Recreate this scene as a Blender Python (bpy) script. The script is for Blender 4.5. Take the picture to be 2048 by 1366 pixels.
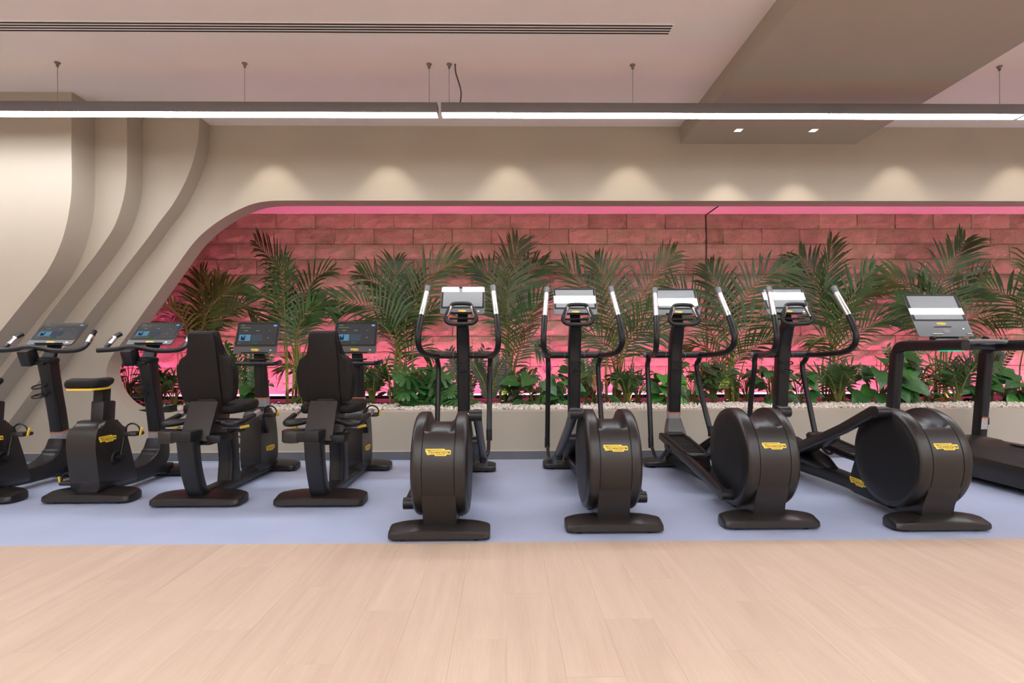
import bpy, bmesh, math, random
from mathutils import Vector, Matrix, Euler

R = math.radians
scene = bpy.context.scene
for o in list(bpy.data.objects):
    bpy.data.objects.remove(o)
COL = scene.collection
random.seed(7)

# ------------------------------------------------------------------ camera
cam_d = bpy.data.cameras.new('camera')
cam_d.sensor_width = 36.0
cam_d.lens = 36.0 * 1070.0 / 2048.0
cam_d.shift_y = 31.0 / 2048.0
cam_d.clip_start = 0.05
cam = bpy.data.objects.new('camera', cam_d)
COL.objects.link(cam)
cam.matrix_world = (Matrix.Translation((0, 0, 1.0)) @ Matrix.Rotation(-math.atan(14 / 1070), 4, 'Z')
                    @ Matrix.Rotation(R(90), 4, 'X') @ Matrix.Rotation(R(-0.17), 4, 'Z'))
scene.camera = cam

# ------------------------------------------------------------------ world, exposure
world = bpy.data.worlds.new('world')
scene.world = world
world.use_nodes = True
world.node_tree.nodes['Background'].inputs['Color'].default_value = (0.8, 0.75, 0.7, 1)
world.node_tree.nodes['Background'].inputs['Strength'].default_value = 0.3
vs = scene.view_settings
vs.view_transform = 'Standard'
vs.look = 'None'
vs.exposure = 0.16
vs.gamma = 1.0
vs.use_curve_mapping = False
scene.cycles.max_bounces = 6
scene.cycles.diffuse_bounces = 5
scene.cycles.caustics_reflective = False
scene.cycles.caustics_refractive = False

BAR = 40.0         # radiance of the light bars
SPOT = 27.0        # watts of one recessed downlight
LED_LOW = 135.0     # pink strip along the foot of the stone wall
GARDEN = 7.0       # watts of one garden spike light
PINK = (1.0, 0.105, 0.36)

# ------------------------------------------------------------------ materials
MATS = {}
def mat(name, col, rough=0.5, metal=0.0, spec=0.5, bump=None, var=None, coat=0.0, coat_rough=0.05, emit=None, strength=1.0):
    """procedural material: var=(scale, amount) tints by noise, bump=(scale, strength)."""
    if name in MATS:
        return MATS[name]
    m = bpy.data.materials.new(name)
    m.use_nodes = True
    nt = m.node_tree
    b = nt.nodes['Principled BSDF']
    b.inputs['Base Color'].default_value = (*col, 1)
    b.inputs['Roughness'].default_value = rough
    b.inputs['Metallic'].default_value = metal
    b.inputs['Specular IOR Level'].default_value = spec
    b.inputs['Coat Weight'].default_value = coat
    b.inputs['Coat Roughness'].default_value = coat_rough
    if emit:
        b.inputs['Emission Color'].default_value = (*emit, 1)
        b.inputs['Emission Strength'].default_value = strength
    if var or bump:
        tc = nt.nodes.new('ShaderNodeTexCoord')
    if var:
        n = nt.nodes.new('ShaderNodeTexNoise')
        n.inputs['Scale'].default_value = var[0]
        n.inputs['Detail'].default_value = 4
        nt.links.new(tc.outputs['Object'], n.inputs['Vector'])
        r = nt.nodes.new('ShaderNodeValToRGB')
        k = var[1]
        r.color_ramp.elements[0].position = 0.3
        r.color_ramp.elements[1].position = 0.7
        r.color_ramp.elements[0].color = (*[c * (1 - k) for c in col], 1)
        r.color_ramp.elements[1].color = (*[min(1, c * (1 + k)) for c in col], 1)
        nt.links.new(n.outputs['Fac'], r.inputs['Fac'])
        nt.links.new(r.outputs['Color'], b.inputs['Base Color'])
    if bump:
        n2 = nt.nodes.new('ShaderNodeTexNoise')
        n2.inputs['Scale'].default_value = bump[0]
        n2.inputs['Detail'].default_value = 6
        nt.links.new(tc.outputs['Object'], n2.inputs['Vector'])
        bp = nt.nodes.new('ShaderNodeBump')
        bp.inputs['Strength'].default_value = bump[1]
        bp.inputs['Distance'].default_value = bump[2] if len(bump) > 2 else 0.01
        nt.links.new(n2.outputs['Fac'], bp.inputs['Height'])
        nt.links.new(bp.outputs['Normal'], b.inputs['Normal'])
    MATS[name] = m
    return m

def emitter(name, col, strength):
    if name in MATS:
        return MATS[name]
    m = bpy.data.materials.new(name)
    m.use_nodes = True
    nt = m.node_tree
    for n in list(nt.nodes):
        nt.nodes.remove(n)
    e = nt.nodes.new('ShaderNodeEmission')
    e.inputs['Color'].default_value = (*col, 1)
    e.inputs['Strength'].default_value = strength
    out = nt.nodes.new('ShaderNodeOutputMaterial')
    nt.links.new(e.outputs[0], out.inputs['Surface'])
    MATS[name] = m
    return m

M_WALL = mat('beige_wall_paint', (0.42, 0.37, 0.293), 0.7, var=(1.5, 0.03), bump=(220, 0.05, 0.002))
M_CEIL = mat('ceiling_paint', (0.90, 0.835, 0.80), 0.8, var=(1.2, 0.02))
M_WHITE = mat('warm_wall_paint', (0.76, 0.69, 0.62), 0.8, var=(1.0, 0.02))
M_BASEB = mat('grey_baseboard', (0.125, 0.13, 0.14), 0.5, var=(8, 0.05))
M_BASETOP = mat('baseboard_top_highlight', (0.55, 0.50, 0.45), 0.5, var=(8, 0.05))  # pale tone stands for the highlight on the baseboard's top edge
M_BLUE = mat('blue_rubber_floor', (0.375, 0.425, 0.575), 0.42, spec=0.45, var=(2.2, 0.05), bump=(300, 0.06, 0.001))
M_BLACK = mat('satin_black_plastic', (0.0125, 0.0100, 0.0092), 0.36, spec=0.5, var=(30, 0.12), bump=(700, 0.05, 0.001))
M_METAL = mat('black_painted_metal', (0.0095, 0.0092, 0.0105), 0.36, spec=0.38, var=(12, 0.10))
M_DARK = mat('deep_black_plastic', (0.0065, 0.0065, 0.007), 0.5, spec=0.35, var=(12, 0.1))
M_RUB = mat('black_rubber', (0.010, 0.010, 0.010), 0.7, spec=0.35, var=(40, 0.15), bump=(400, 0.1, 0.001))
M_PAD = mat('black_upholstery', (0.010, 0.0084, 0.0078), 0.62, spec=0.2, var=(60, 0.12), bump=(500, 0.12, 0.001))
M_SHELL = mat('charcoal_shell', (0.0095, 0.0078, 0.0072), 0.5, spec=0.2, var=(60, 0.08), bump=(600, 0.06, 0.001))
M_CHROME = mat('brushed_steel_grip', (0.62, 0.60, 0.58), 0.3, metal=0.9, var=(40, 0.06))
M_GREYP = mat('grey_plastic', (0.13, 0.125, 0.125), 0.45, var=(30, 0.06))
M_CHIN = mat('grey_console_chin', (0.048, 0.047, 0.048), 0.36, var=(30, 0.05), coat=0.15, coat_rough=0.25)
M_BOOT = mat('warm_grey_boot', (0.085, 0.08, 0.077), 0.4, var=(30, 0.06))
M_GLASS = mat('screen_glass', (0.006, 0.006, 0.0065), 0.40, spec=0.12, coat=1.0, coat_rough=0.015, var=(3, 0.05))
M_LCD = mat('switched_off_display', (0.055, 0.057, 0.06), 0.36, spec=1.0, coat=1.0, coat_rough=0.015, var=(3, 0.03))
M_YEL = mat('yellow_badge', (0.83, 0.56, 0.035), 0.4, var=(20, 0.03), emit=(0.83, 0.56, 0.035), strength=0.0)
M_INK = mat('dark_badge_ink', (0.05, 0.033, 0.008), 0.5, var=(20, 0.03))
M_SILVER = mat('silver_sticker', (0.30, 0.30, 0.31), 0.4, var=(60, 0.1))
M_ORANGE = mat('orange_line', (0.55, 0.16, 0.06), 0.5, var=(20, 0.05))
M_PAPER = mat('white_sticker', (0.45, 0.43, 0.42), 0.6, var=(90, 0.2))
M_CAP = mat('grey_metal_cap', (0.22, 0.19, 0.185), 0.4, metal=0.5, var=(30, 0.1))
M_WIRE = mat('steel_wire', (0.33, 0.26, 0.25), 0.5, metal=0.4, var=(30, 0.1))
M_CORD = mat('dark_cord', (0.06, 0.04, 0.035), 0.6, var=(30, 0.1))
M_BARH = mat('anthracite_bar_housing', (0.15, 0.14, 0.15), 0.5, var=(3, 0.05))
M_SLOT = mat('dark_slot', (0.012, 0.008, 0.009), 0.8, var=(5, 0.1))
M_SOIL = mat('dark_mulch', (0.06, 0.032, 0.028), 0.9, var=(14, 0.6), bump=(30, 0.9, 0.03))
M_PEB = mat('white_gravel', (0.66, 0.60, 0.53), 0.8, var=(26, 0.30))
M_STEM = mat('palm_stem', (0.16, 0.17, 0.035), 0.5, var=(9, 0.4))
M_FROND = mat('palm_frond_green', (0.032, 0.080, 0.013), 0.42, var=(5, 0.45))
M_FROND2 = mat('palm_frond_olive', (0.062, 0.094, 0.018), 0.42, var=(5, 0.45))
M_FRONDY = mat('palm_frond_pale', (0.22, 0.22, 0.06), 0.5, var=(5, 0.4))
M_LEAF = mat('glossy_leaf_green', (0.03, 0.115, 0.028), 0.34, var=(9, 0.35))
M_LEAFB = mat('bright_leaf_green', (0.055, 0.21, 0.03), 0.34, var=(9, 0.35))
M_LEAFD = mat('dark_leaf', (0.030, 0.048, 0.018), 0.4, var=(9, 0.5))
M_LEAFR = mat('rusty_leaf', (0.20, 0.085, 0.02), 0.45, var=(9, 0.5))
M_BARLIGHT = emitter('bar_diffuser_light', (0.94, 0.985, 1.05), BAR)
M_SPOTLIGHT = emitter('downlight_lens', (1.0, 0.93, 0.82), 5.0)
M_LEDLOW = emitter('pink_led_strip_low', PINK, LED_LOW)
M_LEDLIP = emitter('pink_led_lip', (1.0, 0.50, 0.86), 2.2)
M_GSPOT = emitter('garden_light_lens', (1.0, 0.80, 0.50), 20.0)
M_UIBG = mat('display_background', (0.008, 0.008, 0.009), 0.4, coat=0.5, coat_rough=0.02, emit=(0.055, 0.055, 0.06), strength=0.45, spec=0.1)
M_UIBLUE = emitter('display_blue_picture', (0.16, 0.36, 0.52), 0.62)
M_UINAVY = emitter('display_dark_picture', (0.02, 0.05, 0.10), 0.6)
M_UISLATE = emitter('display_slate_picture', (0.10, 0.115, 0.155), 0.6)
M_UIGREEN = emitter('display_green_button', (0.04, 0.17, 0.085), 0.6)
M_UILIME = emitter('display_lime_line', (0.22, 0.27, 0.09), 0.6)
M_UIWHITE = emitter('display_white_text', (0.42, 0.43, 0.45), 0.5)
M_UITAG = emitter('display_blue_tag', (0.20, 0.42, 0.70), 0.9)
M_GREENLED = emitter('green_status_light', (0.02, 0.75, 0.42), 0.9)

def wood_material():
    m = bpy.data.materials.new('pale_oak_plank')
    m.use_nodes = True
    nt = m.node_tree
    b = nt.nodes['Principled BSDF']
    tc = nt.nodes.new('ShaderNodeTexCoord')
    oi = nt.nodes.new('ShaderNodeObjectInfo')
    off = nt.nodes.new('ShaderNodeVectorMath'); off.operation = 'SCALE'
    cmb = nt.nodes.new('ShaderNodeCombineXYZ')
    nt.links.new(oi.outputs['Random'], cmb.inputs[0]); nt.links.new(oi.outputs['Random'], cmb.inputs[1])
    nt.links.new(cmb.outputs[0], off.inputs[0]); off.inputs['Scale'].default_value = 37.0
    add = nt.nodes.new('ShaderNodeVectorMath'); add.operation = 'ADD'
    nt.links.new(tc.outputs['Object'], add.inputs[0]); nt.links.new(off.outputs[0], add.inputs[1])
    mp = nt.nodes.new('ShaderNodeMapping'); mp.inputs['Scale'].default_value = (13, 0.9, 1)
    nt.links.new(add.outputs[0], mp.inputs['Vector'])
    n1 = nt.nodes.new('ShaderNodeTexNoise'); n1.inputs['Scale'].default_value = 1.0; n1.inputs['Detail'].default_value = 5
    n1.inputs['Distortion'].default_value = 1.1
    nt.links.new(mp.outputs[0], n1.inputs['Vector'])
    mp2 = nt.nodes.new('ShaderNodeMapping'); mp2.inputs['Scale'].default_value = (260, 7, 1)
    nt.links.new(add.outputs[0], mp2.inputs['Vector'])
    n2 = nt.nodes.new('ShaderNodeTexNoise'); n2.inputs['Scale'].default_value = 1.0; n2.inputs['Detail'].default_value = 3
    nt.links.new(mp2.outputs[0], n2.inputs['Vector'])
    ramp = nt.nodes.new('ShaderNodeValToRGB')
    ramp.color_ramp.elements[0].position = 0.25; ramp.color_ramp.elements[0].color = (0.475, 0.35, 0.265, 1)
    ramp.color_ramp.elements[1].position = 0.75; ramp.color_ramp.elements[1].color = (0.56, 0.428, 0.33, 1)
    nt.links.new(n1.outputs['Fac'], ramp.inputs['Fac'])
    mix = nt.nodes.new('ShaderNodeMixRGB'); mix.blend_type = 'MULTIPLY'; mix.inputs['Fac'].default_value = 0.30
    r2 = nt.nodes.new('ShaderNodeValToRGB')
    r2.color_ramp.elements[0].position = 0.3; r2.color_ramp.elements[0].color = (0.78, 0.74, 0.72, 1)
    r2.color_ramp.elements[1].position = 0.6; r2.color_ramp.elements[1].color = (1, 1, 1, 1)
    nt.links.new(n2.outputs['Fac'], r2.inputs['Fac'])
    nt.links.new(ramp.outputs[0], mix.inputs[1]); nt.links.new(r2.outputs[0], mix.inputs[2])
    hsv = nt.nodes.new('ShaderNodeHueSaturation')
    mr = nt.nodes.new('ShaderNodeMapRange')
    mr.inputs['To Min'].default_value = 0.978; mr.inputs['To Max'].default_value = 1.022
    nt.links.new(oi.outputs['Random'], mr.inputs['Value']); nt.links.new(mr.outputs[0], hsv.inputs['Value'])
    nt.links.new(mix.outputs[0], hsv.inputs['Color']); nt.links.new(hsv.outputs[0], b.inputs['Base Color'])
    b.inputs['Roughness'].default_value = 0.5
    b.inputs['Specular IOR Level'].default_value = 0.3
    return m
M_WOOD = wood_material()

def stone_material():
    m = bpy.data.materials.new('split_face_stone')
    m.use_nodes = True
    nt = m.node_tree
    b = nt.nodes['Principled BSDF']
    tc = nt.nodes.new('ShaderNodeTexCoord')
    oi = nt.nodes.new('ShaderNodeObjectInfo')
    cmb = nt.nodes.new('ShaderNodeCombineXYZ')
    sc = nt.nodes.new('ShaderNodeMath'); sc.operation = 'MULTIPLY'; sc.inputs[1].default_value = 53.0
    nt.links.new(oi.outputs['Random'], sc.inputs[0])
    nt.links.new(sc.outputs[0], cmb.inputs[0]); nt.links.new(sc.outputs[0], cmb.inputs[2])
    add = nt.nodes.new('ShaderNodeVectorMath'); add.operation = 'ADD'
    nt.links.new(tc.outputs['Object'], add.inputs[0]); nt.links.new(cmb.outputs[0], add.inputs[1])
    n1 = nt.nodes.new('ShaderNodeTexNoise'); n1.inputs['Scale'].default_value = 5; n1.inputs['Detail'].default_value = 5
    nt.links.new(add.outputs[0], n1.inputs['Vector'])
    ramp = nt.nodes.new('ShaderNodeValToRGB')
    ramp.color_ramp.elements[0].position = 0.3; ramp.color_ramp.elements[0].color = (0.52, 0.41, 0.29, 1)
    ramp.color_ramp.elements[1].position = 0.7; ramp.color_ramp.elements[1].color = (0.70, 0.575, 0.42, 1)
    nt.links.new(n1.outputs['Fac'], ramp.inputs['Fac'])
    hsv = nt.nodes.new('ShaderNodeHueSaturation')
    mr = nt.nodes.new('ShaderNodeMapRange'); mr.inputs['To Min'].default_value = 0.85; mr.inputs['To Max'].default_value = 1.12
    nt.links.new(oi.outputs['Random'], mr.inputs['Value']); nt.links.new(mr.outputs[0], hsv.inputs['Value'])
    nt.links.new(ramp.outputs[0], hsv.inputs['Color']); nt.links.new(hsv.outputs[0], b.inputs['Base Color'])
    n2 = nt.nodes.new('ShaderNodeTexNoise'); n2.inputs['Scale'].default_value = 13; n2.inputs['Detail'].default_value = 8
    n2.inputs['Roughness'].default_value = 0.62
    nt.links.new(add.outputs[0], n2.inputs['Vector'])
    bp = nt.nodes.new('ShaderNodeBump'); bp.inputs['Strength'].default_value = 1.0; bp.inputs['Distance'].default_value = 0.055
    nt.links.new(n2.outputs['Fac'], bp.inputs['Height']); nt.links.new(bp.outputs['Normal'], b.inputs['Normal'])
    b.inputs['Roughness'].default_value = 0.85
    b.inputs['Specular IOR Level'].default_value = 0.2
    return m
M_STONE = stone_material()
M_MORTAR = mat('dark_joint', (0.12, 0.09, 0.075), 0.9, var=(10, 0.2))

# ------------------------------------------------------------------ mesh helpers
def cr(pts, n=6, closed=False):
    """Catmull-Rom resampling of a polyline."""
    P = [Vector(p) for p in pts]
    N = len(P)
    out = []
    rng = range(N if closed else N - 1)
    for i in rng:
        if closed:
            a, b, c, d = P[(i - 1) % N], P[i], P[(i + 1) % N], P[(i + 2) % N]
        else:
            b, c = P[i], P[i + 1]
            a = P[i - 1] if i else b * 2 - c
            d = P[i + 2] if i + 2 < N else c * 2 - b
        for k in range(n):
            t = k / n
            out.append(0.5 * ((2 * b) + (c - a) * t + (2 * a - 5 * b + 4 * c - d) * t * t + (3 * b - a - 3 * c + d) * t ** 3))
    if not closed:
        out.append(P[-1].copy())
    return out

def rrect(w, h, r, seg=3):
    """rounded rectangle ring, centred, counter-clockwise."""
    r = min(r, w / 2 - 1e-4, h / 2 - 1e-4)
    pts = []
    for cx, cy, a0 in ((w / 2 - r, h / 2 - r, 0), (-w / 2 + r, h / 2 - r, 90), (-w / 2 + r, -h / 2 + r, 180), (w / 2 - r, -h / 2 + r, 270)):
        for k in range(seg + 1):
            a = R(a0 + 90 * k / seg)
            pts.append((cx + r * math.cos(a), cy + r * math.sin(a)))
    return pts

class B:
    """collects shapes into one bmesh."""
    def __init__(self):
        self.bm = bmesh.new()
        self.mi = 0
    def ring_loft(self, rings, cap=True, closed=False):
        bm = self.bm
        vr = [[bm.verts.new(p) for p in ring] for ring in rings]
        fs = []
        n = len(vr[0])
        m = len(vr)
        for i in range(m if closed else m - 1):
            a, b = vr[i], vr[(i + 1) % m]
            for j in range(n):
                k = (j + 1) % n
                fs.append(bm.faces.new((a[j], a[k], b[k], b[j])))
        if cap and not closed:
            fs.append(bm.faces.new(list(reversed(vr[0]))))
            fs.append(bm.faces.new(vr[-1]))
        for f in fs:
            f.material_index = self.mi
        return [v for r_ in vr for v in r_], fs
    def box(self, c, s, bev=0.0, rot=None, seg=2):
        bm = self.bm
        g = bmesh.ops.create_cube(bm, size=1.0)
        vs_ = g['verts']
        M = Matrix.Translation(c) @ (rot.to_matrix().to_4x4() if rot else Matrix()) @ Matrix.Diagonal((*s, 1))
        bmesh.ops.transform(bm, matrix=M, verts=vs_)
        fs = set(f for v in vs_ for f in v.link_faces)
        for f in fs:
            f.material_index = self.mi
        if bev:
            es = set(e for v in vs_ for e in v.link_edges)
            bmesh.ops.bevel(bm, geom=list(es), offset=bev, segments=seg, profile=0.5, affect='EDGES')
        return self
    def tube(self, pts, r, n=10, smooth=0, closed=False, cap=True):
        P = cr(pts, smooth, closed) if smooth else [Vector(p) for p in pts]
        m = len(P)
        rad = (lambda t: r) if not callable(r) else r
        tans = []
        for i in range(m):
            if closed:
                t = P[(i + 1) % m] - P[i - 1]
            else:
                t = P[min(i + 1, m - 1)] - P[max(i - 1, 0)]
            tans.append(t.normalized())
        up = Vector((0, 0, 1)) if abs(tans[0].z) < 0.9 else Vector((0, 1, 0))
        u = tans[0].cross(up).normalized()
        rings = []
        for i in range(m):
            t = tans[i]
            u = (u - t * u.dot(t)).normalized()
            v = t.cross(u)
            rr = rad(i / (m - 1))
            rings.append([P[i] + (u * math.cos(2 * math.pi * k / n) + v * math.sin(2 * math.pi * k / n)) * rr for k in range(n)])
        self.ring_loft(rings, cap=cap, closed=closed)
        return self
    def sweep(self, path, w, t, x0=0.0, r=0.02, smooth=0, seg=3):
        """rounded-rectangle sweep along a path in the YZ plane; w = width in X, t = thickness in the plane."""
        P = cr([(0, p[0], p[1]) for p in path], smooth) if smooth else [Vector((0, p[0], p[1])) for p in path]
        m = len(P)
        k = len(path) - 1
        def val(a, i):
            if not isinstance(a, (list, tuple)):
                return a
            f = i / (m - 1) * k
            j = min(int(f), k - 1)
            return a[j] + (a[j + 1] - a[j]) * (f - j)
        rings = []
        for i in range(m):
            tg = (P[min(i + 1, m - 1)] - P[max(i - 1, 0)]).normalized()
            v = Vector((0, -tg.z, tg.y))
            rings.append([P[i] + Vector((x0 + a, 0, 0)) + v * b_ for a, b_ in rrect(val(w, i), val(t, i), r, seg)])
        vs_, fs = self.ring_loft(rings)
        return self
    def prism(self, poly, a, b, axis='x', bev=0.0, seg=2):
        """extrude a 2D polygon: axis x -> poly is (y,z); y -> (x,z); z -> (x,y)."""
        f3 = {'x': lambda p, h: (h, p[0], p[1]), 'y': lambda p, h: (p[0], h, p[1]), 'z': lambda p, h: (p[0], p[1], h)}[axis]
        bm = self.bm
        v0 = [bm.verts.new(f3(p, a)) for p in poly]
        v1 = [bm.verts.new(f3(p, b)) for p in poly]
        n = len(poly)
        fs = [bm.faces.new(list(reversed(v0))), bm.faces.new(v1)]
        for j in range(n):
            k = (j + 1) % n
            fs.append(bm.faces.new((v0[j], v0[k], v1[k], v1[j])))
        for f in fs:
            f.material_index = self.mi
        if bev:
            es = [e for f in fs[:2] for e in f.edges]
            bmesh.ops.bevel(bm, geom=list(set(es)), offset=bev, segments=seg, profile=0.5, affect='EDGES')
        return self
    def lathe(self, prof, M=None, n=24):
        """prof = (radius, z) list turned about Z."""
        rings = []
        for i in range(n):
            a = 2 * math.pi * i / n
            rings.append([(rr * math.cos(a), rr * math.sin(a), z) for rr, z in prof])
        bm = self.bm
        vr = [[bm.verts.new(p) for p in ring] for ring in rings]
        for i in range(n):
            a, b = vr[i], vr[(i + 1) % n]
            for j in range(len(prof) - 1):
                f = bm.faces.new((a[j], b[j], b[j + 1], a[j + 1]))
                f.material_index = self.mi
        allv = [v for ring in vr for v in ring]
        if M:
            bmesh.ops.transform(bm, matrix=M, verts=allv)
        return self
    def mesh(self, name, mats, angle=38):
        bm = self.bm
        bmesh.ops.remove_doubles(bm, verts=bm.verts, dist=1e-5)
        bmesh.ops.recalc_face_normals(bm, faces=bm.faces)
        me = bpy.data.meshes.new(name)
        bm.to_mesh(me)
        bm.free()
        for m in (mats if isinstance(mats, (list, tuple)) else [mats]):
            me.materials.append(m)
        if len(me.polygons):
            me.polygons.foreach_set('use_smooth', [True] * len(me.polygons))
            me.set_sharp_from_angle(angle=R(angle))
        return me

def link(name, data, parent=None, M=None):
    o = bpy.data.objects.new(name, data)
    COL.objects.link(o)
    if parent:
        o.parent = parent
    if M is not None:
        o.matrix_local = M
    return o

def part(name, b, mats, parent=None, M=None, angle=38):
    return link(name, b.mesh(name, mats, angle), parent, M)

def thing(name, label, cat, loc=(0, 0, 0), rz=0, group=None):
    o = bpy.data.objects.new(name, None)
    COL.objects.link(o)
    o.location = loc
    o.rotation_euler = (0, 0, rz)
    tag(o, label, cat, group)
    return o

def tag(o, label, cat, group=None):
    o['label'] = label
    o['category'] = cat
    if group:
        o['group'] = group
    return o

def struct(o, label=None, cat=None):
    o['kind'] = 'structure'
    if label:
        o['label'] = label
        o['category'] = cat
    return o

KIDS = {}
def copy_tree(o, parent=None):
    c = o.copy()
    COL.objects.link(c)
    if parent:
        c.parent = parent
    for ch in [x for x in ALLOBJ() if x.parent == o]:
        copy_tree(ch, c)
    return c
def ALLOBJ():
    return list(bpy.data.objects)

# ------------------------------------------------------------------ the room shell
Z_CEIL = 3.26
Y_WALL = 5.24
XL, XR, YB = -7.5, 9.5, -5.0

b = B(); b.box((1.0, (2.89 + 5.24) / 2, -0.05), (17.0, 5.24 - 2.89, 0.1))
struct(part('floor_blue', b, M_BLUE), 'blue rubber sports floor under the machines', 'floor')
b = B(); b.box((1.0, (YB + 2.89) / 2, -0.056), (17.0, 2.89 - YB, 0.1))
floor = struct(part('floor', b, M_WOOD), 'pale oak plank floor in the foreground', 'floor')

# oak planks
PW, PL = 0.187, 1.26
pk = {}
def plank_mesh(w, l):
    key = (round(w, 3), round(l, 3))
    if key not in pk:
        bb = B(); bb.box((0, 0, 0), (w - 0.0005, l - 0.0005, 0.0055))
        pk[key] = bb.mesh('plank', M_WOOD)
    return pk[key]
col_i = 0
x = -4.3
while x < 4.5:
    y1 = 2.89
    first = True
    k = 0
    while y1 > 0.2:
        l = (0.30 + 0.96 * ((col_i * 0.618 + 0.13) % 1.0)) if first else PL
        first = False
        o = link('plank', plank_mesh(PW, l), floor)
        o.location = (x + PW / 2, y1 - l / 2, -0.00275)
        y1 -= l
        k += 1
    x += PW
    col_i += 1

# ceiling with the slot openings left as separate recessed grilles
b = B(); b.box((1.0, (YB + Y_WALL + 0.2) / 2, Z_CEIL + 0.05), (17.0, Y_WALL + 0.2 - YB, 0.1))
struct(part('ceiling', b, M_CEIL), 'pale ceiling with a pink tint', 'ceiling')

# dropped beam across the ceiling
b = B(); b.box(((1.73 + 3.466) / 2, (YB + Y_WALL) / 2, (3.092 + Z_CEIL) / 2), (3.466 - 1.73, Y_WALL - YB, Z_CEIL - 3.092))
struct(part('ceiling_beam', b, M_WALL), 'dropped beige ceiling bulkhead running to the wall', 'ceiling')

# side and rear walls
b = B(); b.box((XL - 0.05, 0.2, 1.6), (0.1, 10.6, 3.4)); struct(part('wall_left', b, M_WHITE))
b = B(); b.box((XR + 0.05, 1.2, 1.6), (0.1, 12.6, 3.4)); struct(part('wall_right', b, M_WHITE))
b = B(); b.box((1.0, YB - 0.05, 1.6), (17.2, 0.1, 3.4)); struct(part('wall_rear', b, M_WHITE))

# main wall with the opening of the planted niche
curve = [(-2.10, 2.531), (-2.274, 2.527), (-2.429, 2.503), (-2.584, 2.443), (-2.743, 2.355), (-2.898, 2.242), (-3.03, 2.110),
         (-3.208, 1.865), (-3.45, 1.525), (-3.691, 1.186), (-3.812, 1.025), (-3.858, 0.920), (-3.866, 0.823), (-3.820, 0.690),
         (-3.727, 0.570), (-3.597, 0.497), (-3.453, 0.470), (-3.30, 0.468)]
cv = [(p.x, p.y) for p in cr([(a, c, 0) for a, c in curve], 5)]
outline = [(XL, 0.0), (XR, 0.0), (XR, 0.468)] + list(reversed(cv)) + [(XR, 2.531), (XR, Z_CEIL), (XL, Z_CEIL)]
b = B(); b.prism(outline, Y_WALL, Y_WALL + 0.19, 'y')
struct(part('wall_back', b, M_WALL, angle=25), 'beige wall with a large rounded opening onto the planted niche', 'wall')

# stepped curved panels on the left
S1 = [(-3.735, 3.26), (-3.705, 3.0), (-3.676, 2.823), (-3.673, 2.474), (-3.691, 2.284), (-3.729, 2.094), (-3.786, 1.925), (-3.859, 1.777), (-3.943, 1.65), (-4.30, 1.20), (-5.22, 0.03)]
S1[0:2] = [(-3.672, 3.26), (-3.672, 3.0)]
S2 = [(-3.389, 3.26), (-3.389, 2.838), (-3.397, 2.581), (-3.435, 2.38), (-3.502, 2.189), (-3.591, 2.044), (-3.702, 1.888), (-3.858, 1.687), (-4.146, 1.315), (-5.10, 0.05)]
S3 = [(-2.86, 3.26), (-2.875, 3.05), (-2.911, 2.884), (-2.958, 2.744), (-3.020, 2.603), (-3.121, 2.428), (-3.237, 2.276), (-3.354, 2.113), (-3.562, 1.845), (-3.748, 1.6), (-3.933, 1.360), (-4.90, 0.05)]
for i, (S, ya, yb) in enumerate(((S1, 4.59, 4.86), (S2, 4.85, 5.07), (S3, 5.06, 5.25))):
    pts = [(p.x, p.y) for p in cr([(a, c, 0) for a, c in S], 5)]
    pts = [p for p in pts if p[1] >= 0.0]
    xb = pts[-1][0] - (pts[-1][1]) * 0.78
    poly = [(XL, 0.0), (xb, 0.0)] + list(reversed(pts)) + [(XL, Z_CEIL)]
    b = B(); b.prism(poly, ya, yb, 'y')
    struct(part('trim_%d' % (i + 1), b, M_WALL, angle=25), ['foremost', 'middle', 'rearmost'][i] + ' of three stepped beige panels with a curved slanting edge', 'panel')

# baseboard
b = B(); b.box(((XL + XR) / 2 , 5.231, 0.040), (XR - XL, 0.016, 0.080))
bb_ = struct(part('baseboard_back', b, M_BASEB), 'dark grey baseboard along the planter wall', 'baseboard')
b = B(); b.box(((XL + XR) / 2, 5.232, 0.0835), (XR - XL, 0.014, 0.007)); part('cap', b, M_BASETOP, bb_)  # thin pale strip: edge highlight painted along the top of the baseboard

# niche shell
b = B(); b.box((2.0, (5.43 + 7.2) / 2, 2.865 + 0.05), (15.0, 7.2 - 5.43, 0.1))
nc = struct(part('ceiling_niche', b, M_CEIL), 'pink lit ceiling of the planted niche', 'ceiling')
b = B(); b.box((2.652, 6.2, 2.863), (0.018, 1.6, 0.006)); part('joint', b, M_SLOT, nc)
b = B(); b.box((-5.45, 6.3, 1.7), (0.1, 1.75, 2.5)); struct(part('wall_niche_left', b, M_STONE))
b = B(); b.box((2.0, 6.22, 0.20), (15.0, 1.58, 0.48)); struct(part('floor_niche', b, M_SOIL), 'dark mulch bed of the planted niche', 'ground')

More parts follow.
